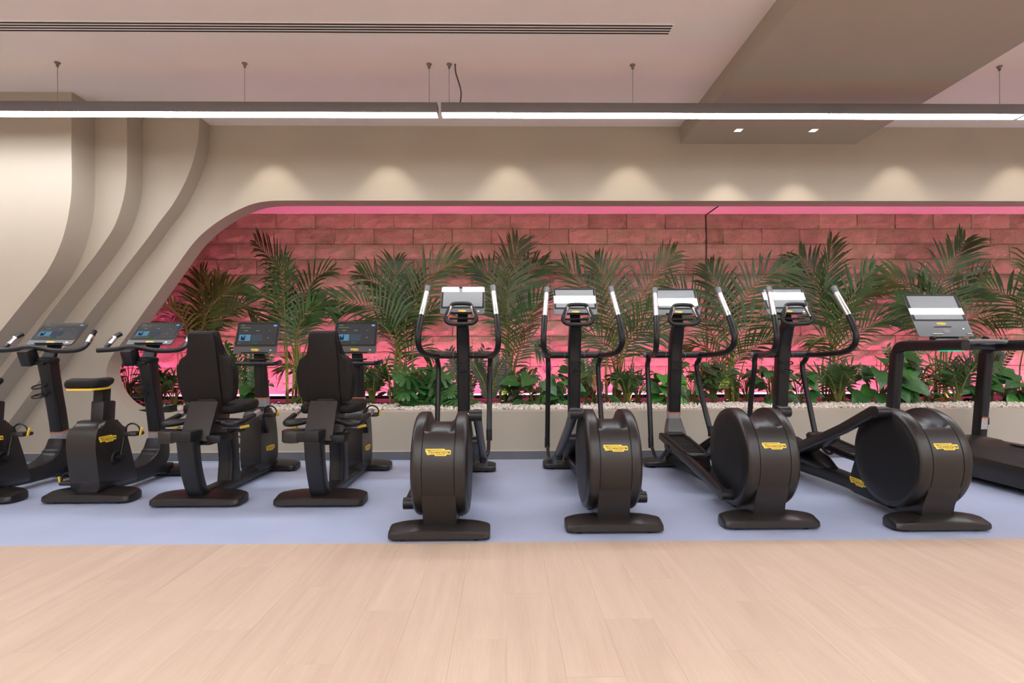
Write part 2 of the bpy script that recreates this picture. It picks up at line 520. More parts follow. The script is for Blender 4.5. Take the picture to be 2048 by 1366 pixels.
# stone wall: blocks proud of a dark backing, each with its own rough face
b = B(); b.box((2.0, 7.10, 1.66), (15.2, 0.12, 2.45))
sw = struct(part('wall_stone', b, M_MORTAR), 'wall of rough split stone blocks lit pink', 'wall')
BW, BH = 0.507, 0.2
variants = []
for vi in range(12):
    rnd = random.Random(100 + vi)
    nx, nz = 6, 3
    W, H = BW - 0.006, BH - 0.006
    V, F = [], []
    tilt = rnd.uniform(-0.012, 0.012); tz = rnd.uniform(-0.012, 0.012)
    for j in range(nz + 1):
        for i in range(nx + 1):
            u, v = i / nx - 0.5, j / nz - 0.5
            edge = i in (0, nx) or j in (0, nz)
            d = 0.018 + tilt * u + tz * v + (rnd.uniform(-0.004, 0.010) if edge else rnd.uniform(0.0, 0.040))
            V.append((u * W, -d, v * H))
    for j in range(nz):
        for i in range(nx):
            a = j * (nx + 1) + i
            F.append((a, a + 1, a + nx + 2, a + nx + 1))
    base = len(V)
    per = [i for i in range(nx + 1)] + [j * (nx + 1) + nx for j in range(1, nz + 1)] + [nz * (nx + 1) + i for i in range(nx - 1, -1, -1)] + [j * (nx + 1) for j in range(nz - 1, 0, -1)]
    for k in per:
        V.append((V[k][0], 0.03, V[k][2]))
    for k in range(len(per)):
        k2 = (k + 1) % len(per)
        F.append((per[k], base + k, base + k2, per[k2]))
    me = bpy.data.meshes.new('stone_block')
    me.from_pydata(V, [], F)
    me.materials.append(M_STONE)
    variants.append(me)
nb = 0
rest = B()
for row in range(12):
    z = 2.871 - BH * (row + 0.5)
    offx = -0.43 + (BW / 2 if row % 2 else 0)
    for k in range(-10, 17):
        xc = offx + BW * (k + 0.5)
        lo = -5.05
        if z > 1.6: lo = -4.35
        if xc - BW / 2 < -5.4 or xc - BW / 2 > 7.4:
            continue
        seen = (xc + BW / 2 > lo) and (xc - BW / 2 < 6.85)
        if seen and nb < 298:
            # the black movement joint splits the blocks at x = 2.64
            o = link('stone_block', variants[(row * 7 + k * 5 + (row * k) % 3) % 12], sw)
            o.location = (xc, 7.0, z)
            if abs(xc + BW / 2 - 2.612) < 0.002:
                o.scale.x = (BW + 0.02) / BW; o.location.x = xc + 0.01
            if xc - BW / 2 < 2.64 < xc + BW / 2:
                la, lb = 2.632 - (xc - BW / 2), (xc + BW / 2) - 2.648
                if la > lb:
                    o.scale.x = la / BW; o.location.x = xc - BW / 2 + la / 2
                    if lb > 0.08:
                        o2 = link('stone_block', variants[(row * 5 + 3) % 12], sw); nb += 1
                        o2.scale.x = lb / BW; o2.location = (2.648 + lb / 2, 7.0, z)
                else:
                    o.scale.x = lb / BW; o.location.x = 2.648 + lb / 2
                    if la > 0.08:
                        o2 = link('stone_block', variants[(row * 5 + 3) % 12], sw); nb += 1
                        o2.scale.x = la / BW; o2.location = (xc - BW / 2 + la / 2, 7.0, z)
            nb += 1
        else:
            rest.box((xc, 7.005, z), (BW - 0.004, 0.05, BH - 0.004))
ro = part('outer_stone_blocks', rest, M_STONE, sw)
ro['kind'] = 'stuff'
b = B(); b.box((2.64, 7.028, 1.67), (0.012, 0.03, 2.40)); part('movement_joint', b, M_SLOT, sw)

# pink led strips
ls = thing('led_strip', 'glowing pink light strip along the foot of the stone wall', 'light strip', (2.0, 6.68, 0.535))
# corner profile: the lit face leans 33 degrees towards the wall, the front lip glows
b = B(); b.box((0, 0.006, 0.0), (14.6, 0.020, 0.004), 0, Euler((R(-33), 0, 0))); part('diffuser', b, M_LEDLOW, ls)
b = B(); b.box((0, -0.008, 0.001), (14.6, 0.006, 0.020)); part('glowing_lip', b, M_LEDLIP, ls)
b = B(); b.prism([(-0.011, -0.010), (0.016, -0.012), (0.016, -0.05), (-0.011, -0.05)], -7.3, 7.3, 'x'); part('channel', b, M_DARK, ls)

# gravel strip
rg = random.Random(5)
ico = []
bmt = bmesh.new(); bmesh.ops.create_icosphere(bmt, subdivisions=1, radius=1.0)
bmt.verts.ensure_lookup_table()
icoV = [v.co.copy() for v in bmt.verts]; icoF = [[v.index for v in f.verts] for f in bmt.faces]; bmt.free()
V, F = [], []
for k in range(9000):
    x_ = rg.uniform(-3.9, 6.6)
    y_ = rg.uniform(5.455, 6.12) if rg.random() < 0.93 else rg.uniform(6.1, 6.3)
    s = rg.uniform(0.009, 0.020)
    e = Euler((rg.uniform(0, 6), rg.uniform(0, 6), rg.uniform(0, 6)))
    sx, sy, sz = s * rg.uniform(0.9, 1.5), s, s * rg.uniform(0.5, 0.8)
    z_ = 0.442 + rg.uniform(0, 0.020) + (0.012 if y_ < 6.05 else 0)
    bi = len(V)
    rm = e.to_matrix()
    for v in icoV:
        q = rm @ Vector((v.x * sx, v.y * sy, v.z * sz))
        V.append((x_ + q.x, y_ + q.y, z_ + q.z))
    F += [[a + bi for a in f] for f in icoF]
me = bpy.data.meshes.new('gravel'); me.from_pydata(V, [], F); me.materials.append(M_PEB)
o = link('gravel', me); o['kind'] = 'stuff'; tag(o, 'white gravel strip along the front of the planter', 'gravel')

# ------------------------------------------------------------------ ceiling fixtures
# linear slot diffuser
def slot_diffuser():
    t = thing('slot_diffuser', 'long white slot diffuser with four dark slots in the ceiling', 'vent', (0, 3.68, Z_CEIL))
    x0, x1 = -7.0, 1.15
    b = B(); b.box(((x0 + x1) / 2, 0, -0.002), (x1 - x0 + 0.02, 0.118, 0.004)); part('frame', b, M_CEIL, t)
    for k in range(4):
        b = B(); b.box(((x0 + x1) / 2 - 0.0, -0.0435 + 0.029 * k, -0.0047), (x1 - x0, 0.0125, 0.0016)); part('slot', b, M_SLOT, t)
slot_diffuser()

def light_bar(x0, x1, y, label, wires, cords=(), group='suspended linear lights'):
    t = thing('light_bar', label, 'light', ((x0 + x1) / 2, y, 2.873), 0, group)
    L = x1 - x0
    b = B(); b.box((0, 0, 0.0305), (L, 0.098, 0.078), 0.002); part('housing', b, M_BARH, t)
    b = B(); b.prism([(-0.0465, -0.0068), (-0.0465, -0.0090), (0.0, -0.0148), (0.0465, -0.0090), (0.0465, -0.0068)], -L / 2 + 0.005, L / 2 - 0.005, 'x'); part('diffuser', b, M_BARLIGHT, t, angle=1)
    for wx in wires:
        b = B(); b.tube([(wx - (x0 + x1) / 2, 0, 0.06), (wx - (x0 + x1) / 2, 0, Z_CEIL - 2.873)], 0.0022, 6)
        w = part('suspension_wire', b, M_WIRE, t)
        b = B(); b.lathe([(0.001, 0), (0.020, 0), (0.020, -0.006), (0.010, -0.016), (0.009, -0.034), (0.001, -0.036)], Matrix.Translation((wx - (x0 + x1) / 2, 0, Z_CEIL - 2.873)), 14)
        part('ceiling_cup', b, M_CAP, w)
        b = B(); b.lathe([(0.001, 0.032), (0.005, 0.03), (0.010, 0.012), (0.010, 0), (0.001, 0)], Matrix.Translation((wx - (x0 + x1) / 2, 0, 0.058)), 12)
        part('gripper', b, M_CAP, w)
    for pts in cords:
        b = B(); b.tube([(p[0] - (x0 + x1) / 2, p[1], p[2] - 2.873) for p in pts], 0.0055, 8, 6); part('power_cord', b, M_CORD, t)
    return t
YBAR = 4.13
light_bar(-6.4, -0.512, YBAR, 'left suspended light bar above the bikes', (-3.41, -1.99, -0.578))
light_bar(-0.482, 4.02, YBAR, 'long suspended light bar above the ellipticals', (-0.424, 0.995, 3.87),
          [[(-0.378, 0, Z_CEIL), (-0.372, 0.0, 3.19), (-0.335, 0, 3.06), (-0.338, 0, 2.97), (-0.352, 0, 2.93)]])
light_bar(4.05, 8.6, YBAR, 'right suspended light bar entering at the right edge', (4.02 + 0.08, 6.4),
          [[(4.16, 0, Z_CEIL), (4.13, 0, 3.19), (4.11, 0, 3.09), (4.12, 0, 2.99), (4.14, 0, 2.93)], [(4.175, 0, Z_CEIL), (4.14, 0, 3.18), (4.12, 0, 3.08), (4.13, 0, 2.99), (4.17, 0, 2.93)]])
light_bar(-6.4, 8.6, 0.5, 'unseen second row light bar added over the camera for fill', (-5, -2, 1, 4, 7))  # this and the rows below are unseen, added as fill light for the room
light_bar(-6.4, 8.6, -1.2, 'unseen third row light bar added behind the camera for fill', (-5, -2, 1, 4, 7))
light_bar(-6.4, 8.6, -2.8, 'unseen fourth row light bar added behind the camera for fill', (-5, -2, 1, 4, 7))
light_bar(-6.4, 8.6, -4.4, 'unseen last row light bar added near the rear wall for fill', (-5, -2, 1, 4, 7))

# recessed square downlights washing the wall
for i, (x_, z_) in enumerate(((-3.32, Z_CEIL), (-2.25, Z_CEIL), (-1.13, Z_CEIL), (0.045, Z_CEIL), (1.22, Z_CEIL), (2.165, 3.092), (2.864, 3.092), (3.87, Z_CEIL), (5.06, Z_CEIL), (6.2, Z_CEIL))):
    if i == 0:
        continue
    lab = {5: 'left square downlight set in the ceiling bulkhead', 6: 'right square downlight set in the ceiling bulkhead'}.get(i,
          'square ceiling downlight washing the wall above the ' + {1: 'first recumbent bike', 2: 'bushy palm left of the ellipticals', 3: 'palm between the first two ellipticals', 4: 'palm right of the second elliptical', 7: 'fourth elliptical', 8: 'treadmill screen', 9: 'right end of the niche'}.get(i, ''))
    t = thing('recessed_downlight', lab, 'downlight', (x_, 4.92, z_), 0, 'wall washing downlights')
    b = B()
    for dx, dy, sx, sy in ((-0.032, 0, 0.006, 0.07), (0.032, 0, 0.006, 0.07), (0, -0.032, 0.07, 0.006), (0, 0.032, 0.07, 0.006)):
        b.box((dx, dy, -0.001), (sx, sy, 0.004))
    part('frame', b, M_CEIL, t)
    b = B(); b.box((0, 0, -0.0005), (0.058, 0.058, 0.002)); part('lens', b, M_SPOTLIGHT, t)
    ld = bpy.data.lights.new('downlight', 'SPOT')
    ld.energy = SPOT; ld.color = (1.0, 0.90, 0.77); ld.spot_size = R(74); ld.spot_blend = 0.55; ld.shadow_soft_size = 0.02
    lo = link('lamp', ld, t); lo.location = (0, 0, -0.006); lo.rotation_euler = (R(6), 0, 0)

# ------------------------------------------------------------------ badge with the lettering
def badge_mesh():
    out = [(460, 510), (1080, 510), (1108, 550), (1270, 550), (1298, 578), (1298, 700), (1160, 700), (1145, 745), (790, 745), (755, 700), (690, 695), (540, 715), (512, 690), (500, 640), (465, 600)]
    pts = [((x_ - 879) / 838.0, -(y_ - 628) / 838.0) for x_, y_ in reversed(out)]
    b = B(); b.prism(pts, 0.0, 0.012, 'z')
    me = b.mesh('badge', [M_YEL, M_INK])
    cu = bpy.data.curves.new('lettering', 'FONT')
    cu.body = 'TechnoGym'
    cu.small_caps_scale = 0.78
    for i, f in enumerate(cu.body_format):
        if i not in (0, 6):
            f.use_small_caps = True
    cu.size = 0.165; cu.offset = 0.004; cu.extrude = 0.002; cu.resolution_u = 2
    to = bpy.data.objects.new('lettering', cu); COL.objects.link(to)
    bpy.context.view_layer.update()
    tm = bpy.data.meshes.new_from_object(to.evaluated_get(bpy.context.evaluated_depsgraph_get()))
    bpy.data.objects.remove(to)
    xs = [v.co.x for v in tm.vertices]
    w = max(xs) - min(xs)
    k = 0.87 / w
    bm = bmesh.new(); bm.from_mesh(me)
    bt = bmesh.new(); bt.from_mesh(tm)
    bt.verts.ensure_lookup_table()
    vm = {}
    for v in bt.verts:
        vm[v.index] = bm.verts.new(((v.co.x - min(xs)) * k - 0.40, v.co.y * k * 1.0 - 0.052, 0.0135 + v.co.z))
    for f in bt.faces:
        try:
            nf = bm.faces.new([vm[v.index] for v in f.verts]); nf.material_index = 1
        except ValueError:
            pass
    for x0, x1, yy in ((-0.455, 0.16, 0.088), (-0.08, 0.27, -0.088)):
        vs4 = [bm.verts.new(p) for p in ((x0, yy - 0.010, 0.014), (x1, yy - 0.010, 0.014), (x1, yy + 0.010, 0.014), (x0, yy + 0.010, 0.014))]
        nf = bm.faces.new(vs4); nf.material_index = 1
    bm.to_mesh(me); bm.free(); bt.free()
    return me
BADGE = badge_mesh()
def badge(parent, loc, rot, width):
    """badge lies in its own XY plane, +Z outward."""
    M = Matrix.Translation(loc) @ rot.to_4x4() @ Matrix.Diagonal((width, width, 0.25 * width, 1))
    o = link('logo_badge', BADGE, parent, M)
    o['label'] = 'yellow badge with the maker name in dark letters'
    return o
def frame_rot(xaxis, normal):
    x_ = Vector(xaxis).normalized(); n_ = Vector(normal).normalized()
    y_ = n_.cross(x_).normalized(); x_ = y_.cross(n_)
    return Matrix((x_, y_, n_)).transposed()

# ------------------------------------------------------------------ console with screen
def console(parent, loc, tilt, w, h, ui=False, chin=0.055, big=False):
    """tilt = lean back from vertical in degrees; faces -Y."""
    rot = frame_rot((1, 0, 0), (0, -math.cos(R(tilt)), math.sin(R(tilt))))
    M = Matrix.Translation(loc) @ rot.to_4x4()
    b = B()
    rings = []
    for z, k in ((-0.028, 0.86), (-0.024, 0.93), (-0.006, 1.0), (0.0, 1.0)):
        rings.append([(p[0], p[1], z) for p in rrect(w * k if k < 1 else w, h - (1 - k) * w, 0.018)])
    b.ring_loft(rings)
    body = part('console', b, M_CHIN, parent, M)
    ch = chin
    gw, gh = w - 0.008, h - ch - 0.004
    b = B()
    b.ring_loft([[(p[0], p[1] + ch / 2, z) for p in rrect(gw, gh, 0.012)] for z in (0.0, 0.0012)])
    part('screen_glass', b, M_GLASS, body)
    aw, ah = w - (0.062 if big else 0.040), gh - 0.036
    cy = ch / 2
    b = B()
    def q(x0, y0, x1, y1, mi, z=0.0022):
        vs4 = [b.bm.verts.new((xx * aw - aw / 2, yy * ah - ah / 2 + cy, z)) for xx, yy in ((x0, y0), (x1, y0), (x1, y1), (x0, y1))]
        f = b.bm.faces.new(vs4); f.material_index = mi
    if ui:
        b.box((0, cy, 0.0012), (aw, ah, 0.0012))
        q(0.03, 0.17, 0.33, 0.48, 1)
        q(0.10, 0.20, 0.19, 0.34, 2, 0.0026); q(0.08, 0.22, 0.12, 0.40, 2, 0.0026); q(0.16, 0.30, 0.19, 0.44, 2, 0.0026)
        q(0.355, 0.17, 0.635, 0.48, 3)
        q(0.40, 0.03, 0.54, 0.13, 4)
        q(0.03, 0.80, 0.30, 0.84, 5)
        q(0.90, 0.89, 0.985, 0.965, 7)
        for x_, y_, l in ((0.13, 0.66, 0.10), (0.45, 0.66, 0.09), (0.79, 0.66, 0.03), (0.77, 0.31, 0.05), (0.02, 0.06, 0.03), (0.07, 0.06, 0.02), (0.04, 0.92, 0.10), (0.94, 0.06, 0.02)):
            q(x_, y_, x_ + l, y_ + 0.03, 6)
        part('display', b, [M_UIBG, M_UIBLUE, M_UINAVY, M_UISLATE, M_UIGREEN, M_UILIME, M_UIWHITE, M_UITAG], body)
    else:
        b.box((0, cy, 0.0012), (aw, ah, 0.0012))
        part('display', b, M_LCD, body)
    badge(body, (0, -h / 2 + ch * (0.84 if big else 0.55), 0.0005), Matrix.Identity(3), 0.085 if big else 0.068)
    b = B()
    b.lathe([(0.0005, 0.002), (0.006, 0.002), (0.007, 0.0)], Matrix.Translation((w * 0.36, -h / 2 + ch * 0.5, 0)) @ Matrix.Diagonal((1.4, 0.9, 1, 1)), 16)
    part('power_button', b, M_CHROME, body)
    if not big:
        b = B(); b.box((0, -h / 2 + ch * 0.16, 0.006), (w * 0.62, 0.006, 0.012), 0.002); part('tablet_ledge', b, M_DARK, body)
    return body

def foot(name, parent, y0, w, d, h, matl=None):
    """stabiliser foot: front edge at y0, top domed in the middle, ends chamfered."""
    b = B()
    rings = []
    for u in (-1, -0.985, -0.94, -0.88, -0.78, -0.62, -0.42, -0.2, 0, 0.2, 0.42, 0.62, 0.78, 0.88, 0.94, 0.985, 1):
        a = abs(u)
        q_ = 0.010 if a == 1 else (0.003 if a > 0.98 else 0.0)
        top = h * (1 - 0.20 * a ** 2)
        yd0 = y0 + max(0, a - 0.86) / 0.14 * d * 0.10 + q_
        yd1 = y0 + d - max(0, a - 0.72) / 0.28 * d * 0.22 - q_
        x_ = u * w / 2
        zb = 0.012
        f_ = top * 0.70 - q_ * 0.6
        tp = top - q_ * 0.6
        rings.append([(x_, yd0 + 0.006, zb), (x_, yd0, zb + 0.008), (x_, yd0 + 0.002, f_ - 0.006), (x_, yd0 + 0.010, f_ + 0.003), (x_, yd0 + d * 0.42, tp), (x_, yd1 - 0.012, tp), (x_, yd1, tp - 0.012), (x_, yd1, zb + 0.006), (x_, yd1 - 0.006, zb)])
    b.ring_loft(rings)
    p = part(name, b, matl or M_BLACK, parent, angle=30)
    b = B()
    for s in (-1, 1):
        for yy in (0.3, 0.75):
            b.lathe([(0.001, 0.016), (0.022, 0.016), (0.022, 0.0), (0.001, 0.0)], Matrix.Translation((s * w * 0.36, y0 + d * yy, 0)), 12)
    part('rubber_feet', b, M_RUB, p)
    return p

def ring_holder(parent, c, r=0.046, dz=0.075):
    b = B()
    for k in range(2):
        b.tube([(c[0] + r * math.cos(a * math.pi / 8), c[1] + r * math.sin(a * math.pi / 8), c[2] - dz * k + 0.34 * r * math.sin(a * math.pi / 8)) for a in range(16)], 0.006, 6, closed=True)
    b.box((c[0], c[1] + r, c[2] - dz / 2), (0.05, 0.012, dz + 0.02), 0.004)
    b.tube([(c[0] - r, c[1], c[2] - dz), (c[0] + r, c[1], c[2] - dz)], 0.004, 6)
    return part('cup_holder', b, M_DARK, parent)

# ------------------------------------------------------------------ elliptical trainer
DY, DZ, DR, HW = 0.285, 0.378, 0.300, 0.152
def make_elliptical(left_up, label):
    t = thing('elliptical_trainer', label, 'elliptical', group='ellipticals in a row')
    foot('front_foot', t, 0.0, 0.555, 0.17, 0.082)
    foot('rear_foot', t, 1.74, 0.56, 0.19, 0.078)
    # flywheel drum: radius varies with angle and width, with a scoop over the top
    b = B()
    N = 96
    us = [-1.0, -0.985, -0.95, -0.86, -0.72, -0.60, -0.585, -0.57, -0.555, -0.42, -0.30, -0.15, 0.0, 0.15, 0.30, 0.42, 0.555, 0.57, 0.585, 0.60, 0.72, 0.86, 0.95, 0.985, 1.0]
    def rad(th, u):
        a = abs(u)
        r_ = DR
        if a > 0.86:
            r_ -= 0.020 * ((a - 0.86) / 0.14) ** 2
        if 0.565 <= a <= 0.59:
            r_ -= 0.004
        # scoop: th measured from the front (-Y) upwards
        s = 0.0
        if R(44) < th < R(200):
            e0 = min(1.0, (th - R(44)) / R(7)); e1 = min(1.0, (R(200) - th) / R(30))
            s = (e0 * e0 * (3 - 2 * e0)) * e1
        k = max(0.0, min(1.0, (0.56 - a) / 0.20))
        k = k * k * (3 - 2 * k)
        return r_ - 0.060 * s * k
    rings = []
    for u in us:
        ring = []
        for i in range(N):
            th = 2 * math.pi * i / N
            rr = rad(th, u)
            ring.append((u * HW, DY - rr * math.cos(th), DZ + rr * math.sin(th)))
        rings.append(ring)
    b.ring_loft(rings)
    drum = part('flywheel_drum', b, M_BLACK, t, angle=50)
    for s in (-1, 1):
        b = B()
        Mx = Matrix.Translation((s * (HW - 0.002), DY, DZ)) @ Matrix.Rotation(s * R(90), 4, 'Y')
        b.lathe([(0.0005, 0.006), (0.20, 0.006), (0.262, 0.004), (0.268, 0.0)], Mx, 56)
        part('side_cover', b, M_DARK, drum)
    # column under the drum down to the foot
    b = B()
    pr = [(0.002, 0.30), (0.022, 0.22), (0.055, 0.14), (0.075, 0.07), (0.075, 0.045), (0.40, 0.045), (0.42, 0.12), (0.42, 0.20), (0.20, 0.35)]
    b.prism(pr, -0.092, 0.092, 'x', 0.006)
    part('column', b, M_BLACK, t)
    badge(t, (0, DY - (DR + 0.0012) * math.cos(R(21)), DZ + (DR + 0.0012) * math.sin(R(21))), frame_rot((1, 0, 0), (0, -math.cos(R(21)), math.sin(R(21)))), 0.138)
    # triangular side fairing behind the drum, badge on its left side
    b = B()
    b.prism([(0.30, 0.055), (0.62, 0.065), (0.71, 0.085), (0.60, 0.36), (0.52, 0.44), (0.30, 0.2)], -0.118, 0.118, 'x', 0.012)
    part('side_fairing', b, M_DARK, t)
    badge(t, (-0.1195, 0.585, 0.150), frame_rot((0, -1, -0.02), (-1, 0, 0)), 0.165)
    # long floor beam and the cover towards the mast
    b = B(); b.sweep([(0.35, 0.085), (0.9, 0.10), (1.4, 0.10), (1.80, 0.09)], [0.13, 0.12, 0.14, 0.16], [0.08, 0.09, 0.10, 0.10], r=0.02, smooth=4); part('floor_beam', b, M_METAL, t)
    b = B(); b.sweep([(1.05, 0.13), (1.25, 0.17), (1.5, 0.20), (1.72, 0.23)], [0.10, 0.20, 0.24, 0.24], [0.05, 0.08, 0.10, 0.12], r=0.03, smooth=4); part('beam_cover', b, M_BLACK, t)
    b = B(); b.sweep([(1.70, 0.13), (1.76, 0.22), (1.815, 0.33), (1.84, 0.43)], [0.20, 0.185, 0.165, 0.125], [0.20, 0.17, 0.13, 0.10], r=0.03, smooth=5); part('mast_boot', b, M_BOOT, t)
    # mast
    b = B(); b.sweep([(1.845, 0.40), (1.825, 0.60), (1.80, 0.85), (1.775, 1.08), (1.735, 1.20), (1.695, 1.275)], [0.105, 0.108, 0.110, 0.110, 0.108, 0.10], [0.10, 0.10, 0.10, 0.10, 0.10, 0.08], r=0.022, smooth=5)
    mast = part('mast', b, M_METAL, t)
    b = B(); b.sweep([(1.8435, 0.425), (1.836, 0.49)], 0.1065, 0.1025, r=0.022); part('label_sticker', b, M_SILVER, mast)
    b = B(); b.sweep([(1.836, 0.489), (1.8345, 0.502)], 0.1068, 0.1028, r=0.022); part('orange_band', b, M_ORANGE, mast)
    ring_holder(mast, (0.0, 1.705, 0.945))
    # pivot bar
    b = B(); b.tube([(-0.265, 1.795, 1.015), (0.265, 1.795, 1.015)], 0.0285, 14); cb = part('pivot_bar', b, M_METAL, t)
    b = B()
    for s in (-1, 1):
        b.tube([(s * 0.085, 1.795, 1.015), (s * 0.089, 1.795, 1.015)], 0.030, 14)
        b.tube([(s * 0.262, 1.795, 1.015), (s * 0.285, 1.795, 1.015)], 0.022, 14)
    part('pivot_ring', b, M_GREYP, cb)
    # moving arms
    for s in (-1, 1):
        up = left_up if s < 0 else not left_up
        if left_up:
            yb_, zb_ = (1.96, 0.19) if s < 0 else (1.66, 0.28)
            fwd = 0.0 if s < 0 else -0.03
        else:
            yb_, zb_ = (1.75, 0.21) if s < 0 else (1.54, 0.34)
            fwd = 0.0 if s < 0 else -0.02
        b = B()
        b.tube([(s * 0.225, 1.795, 1.015), (s * 0.24, 1.68 , 1.012), (s * 0.285, 1.42 + fwd, 1.03), (s * 0.307, 1.31 + fwd, 1.075), (s * 0.312, 1.275 + fwd, 1.15), (s * 0.306, 1.30 + fwd, 1.24), (s * 0.297, 1.345 + fwd, 1.33)], 0.0232, 12, 7)
        arm = part('moving_arm', b, M_METAL, t)
        b = B(); b.tube([(s * 0.297, 1.345 + fwd, 1.33), (s * 0.272, 1.47 + fwd, 1.53)], 0.0222, 12); part('steel_grip', b, M_CHROME, arm)
        b = B(); b.tube([(s * 0.2725, 1.468 + fwd, 1.526), (s * 0.269, 1.483 + fwd, 1.551), (s * 0.266, 1.498 + fwd, 1.577)], lambda q: 0.0235 + 0.003 * q, 12); part('grip_cap', b, M_GREYP, arm)
        b = B(); b.box((s * 0.284, 1.412 + fwd, 1.428), (0.016, 0.052, 0.20), 0.006, Euler((R(-32), R(s * -7), 0))); part('grip_back', b, M_DARK, arm)
        b = B()
        b.tube([(s * 0.235, 1.795, 1.01), (s * 0.232, 1.83, 0.965), (s * 0.228, 1.87 if not (s < 0 and left_up) else 1.84, 0.89), (s * 0.228, (1.87 + yb_) / 2, 0.58), (s * 0.23, yb_, zb_)], 0.0225, 12, 6)
        lev = part('lever', b, M_METAL, t)
        b = B(); b.tube([(s * 0.23, yb_ + 0.012, zb_ + 0.06), (s * 0.23, yb_, zb_ - 0.03)], 0.024, 12); part('lever_end', b, M_DARK, lev)
        # pedal arm with its hub and tray
        if up:
            H = Vector((s * 0.19, 0.262, 0.655)); E = Vector((s * 0.19, 1.56, 0.115))
        else:
            H = Vector((s * 0.19, 0.215, 0.155)); E = Vector((s * 0.19, 1.55, 0.315))
        b = B()
        b.sweep([(H.y - 0.01, H.z), (H.y + 0.05, H.z), (H.y + 0.35, H.z + (E.z - H.z) * 0.27), (E.y, E.z)], [0.05, 0.05, 0.045, 0.045], [0.055, 0.07, 0.07, 0.06], x0=s * 0.195, r=0.014, smooth=0)
        pa = part('pedal_arm', b, M_BLACK, t)
        b = B(); b.tube([(s * 0.150, H.y, H.z), (s * 0.226, H.y, H.z)], 0.034, 20); part('crank_hub', b, M_METAL, pa)
        b = B(); b.tube([(s * 0.125, H.y, H.z), (s * 0.165, H.y, H.z)], 0.016, 14); part('crank_pin', b, M_CHROME, pa)
        d = (E - H).normalized()
        ang = math.atan2(d.z, d.y)
        Mt = Matrix.Translation(H + d * 0.97 + Vector((-s * 0.075, 0, 0.025))) @ Matrix.Rotation(ang, 4, 'X')
        b = B()
        pl = [(-0.30, -0.06), (-0.20, -0.09), (0.22, -0.09), (0.31, -0.07), (0.31, 0.07), (0.22, 0.09), (-0.20, 0.09), (-0.30, 0.06)]
        b.prism([(q[1], q[0]) for q in pl], -0.03, 0.005, 'z', 0.008)
        tray = part('foot_tray', b, M_BLACK, t, Mt)
        b = B()
        rim = [(x_, y_, 0.012) for y_, x_ in cr_plan(pl)]
        b.tube(rim, 0.014, 8, closed=True)
        b.box((0, 0.275, 0.016), (0.15, 0.05, 0.04), 0.012)
        part('tray_rim', b, M_BLACK, tray)
        b = B()
        for k in range(13):
            b.box((0, -0.20 + k * 0.032, 0.007), (0.135, 0.012, 0.004))
        o = part('tread_ribs', b, M_RUB, tray); o['kind'] = 'stuff'
        # short link from the pedal arm to the lever
        b = B(); b.tube([(s * 0.228, yb_, zb_ - 0.01), (s * 0.225, yb_ - 0.20, max(0.08, zb_ - 0.10)), (s * 0.19, E.y - 0.25, H.z + (E.z - H.z) * 0.80)], 0.015, 10, 4); part('connecting_rod', b, M_METAL, t)
        b = B(); b.box((s * 0.19, E.y - 0.25, H.z + (E.z - H.z) * 0.80 - 0.02), (0.055, 0.12, 0.06), 0.015); part('rod_joint', b, M_METAL, t)
    # fixed grip loop
    b = B()
    lp = [(-0.055, 1.535, 1.275), (-0.105, 1.535, 1.285), (-0.128, 1.538, 1.315), (-0.113, 1.548, 1.365), (-0.085, 1.565, 1.425), (-0.055, 1.570, 1.445), (0.055, 1.570, 1.445), (0.085, 1.565, 1.425), (0.113, 1.548, 1.365), (0.128, 1.538, 1.315), (0.105, 1.535, 1.285), (0.055, 1.535, 1.275)]
    b.tube(lp, 0.0165, 12, 5, closed=True)
    loop = part('grip_loop', b, M_METAL, t)
    for s in (-1, 1):
        b = B(); b.tube([(s * 0.1205, 1.545, 1.34), (s * 0.086, 1.565, 1.423)], 0.0174, 12); part('pulse_sensor', b, M_CHROME, loop)
    b = B(); b.sweep([(1.56, 1.275), (1.64, 1.272), (1.70, 1.262)], 0.10, 0.028, r=0.01); part('loop_stem', b, M_METAL, loop)
    # neck and console
    b = B(); b.sweep([(1.70, 1.26), (1.72, 1.34), (1.76, 1.44)], [0.10, 0.085, 0.10], [0.05, 0.035, 0.03], r=0.01, smooth=3); part('neck', b, M_DARK, t)
    b = B(); b.box((0.0, 1.64, 1.325), (0.21, 0.06, 0.014), 0.005); part('phone_shelf', b, M_DARK, t)
    console(t, (0, 1.735, 1.492), TILT.get(label, 29.5), 0.378, 0.285)
    return t

def cr_plan(pl):
    ins = [(a * 0.955, c * 0.86) for a, c in pl]
    return [(p.x, p.y) for p in cr([(a, c, 0) for a, c in ins], 3, True)]

EL = [(-0.363, 2.89, False, 'elliptical trainer at the left end of its row, nearest the wood floor', 29.4),
      (0.62, 2.994, True, 'elliptical trainer second from left, beside the one nearest the wood floor', 29.9),
      (1.54, 3.04, False, 'elliptical trainer third from left with its left pedal low', 29.6),
      (2.49, 2.985, True, 'elliptical trainer nearest the treadmill with its left pedal arm raised', 29.4)]
TILT = {e[3]: e[4] for e in EL}
for x_, y_, lu, lab, tl in EL:
    t = make_elliptical(lu, lab)
    t.location = (x_, y_, 0)

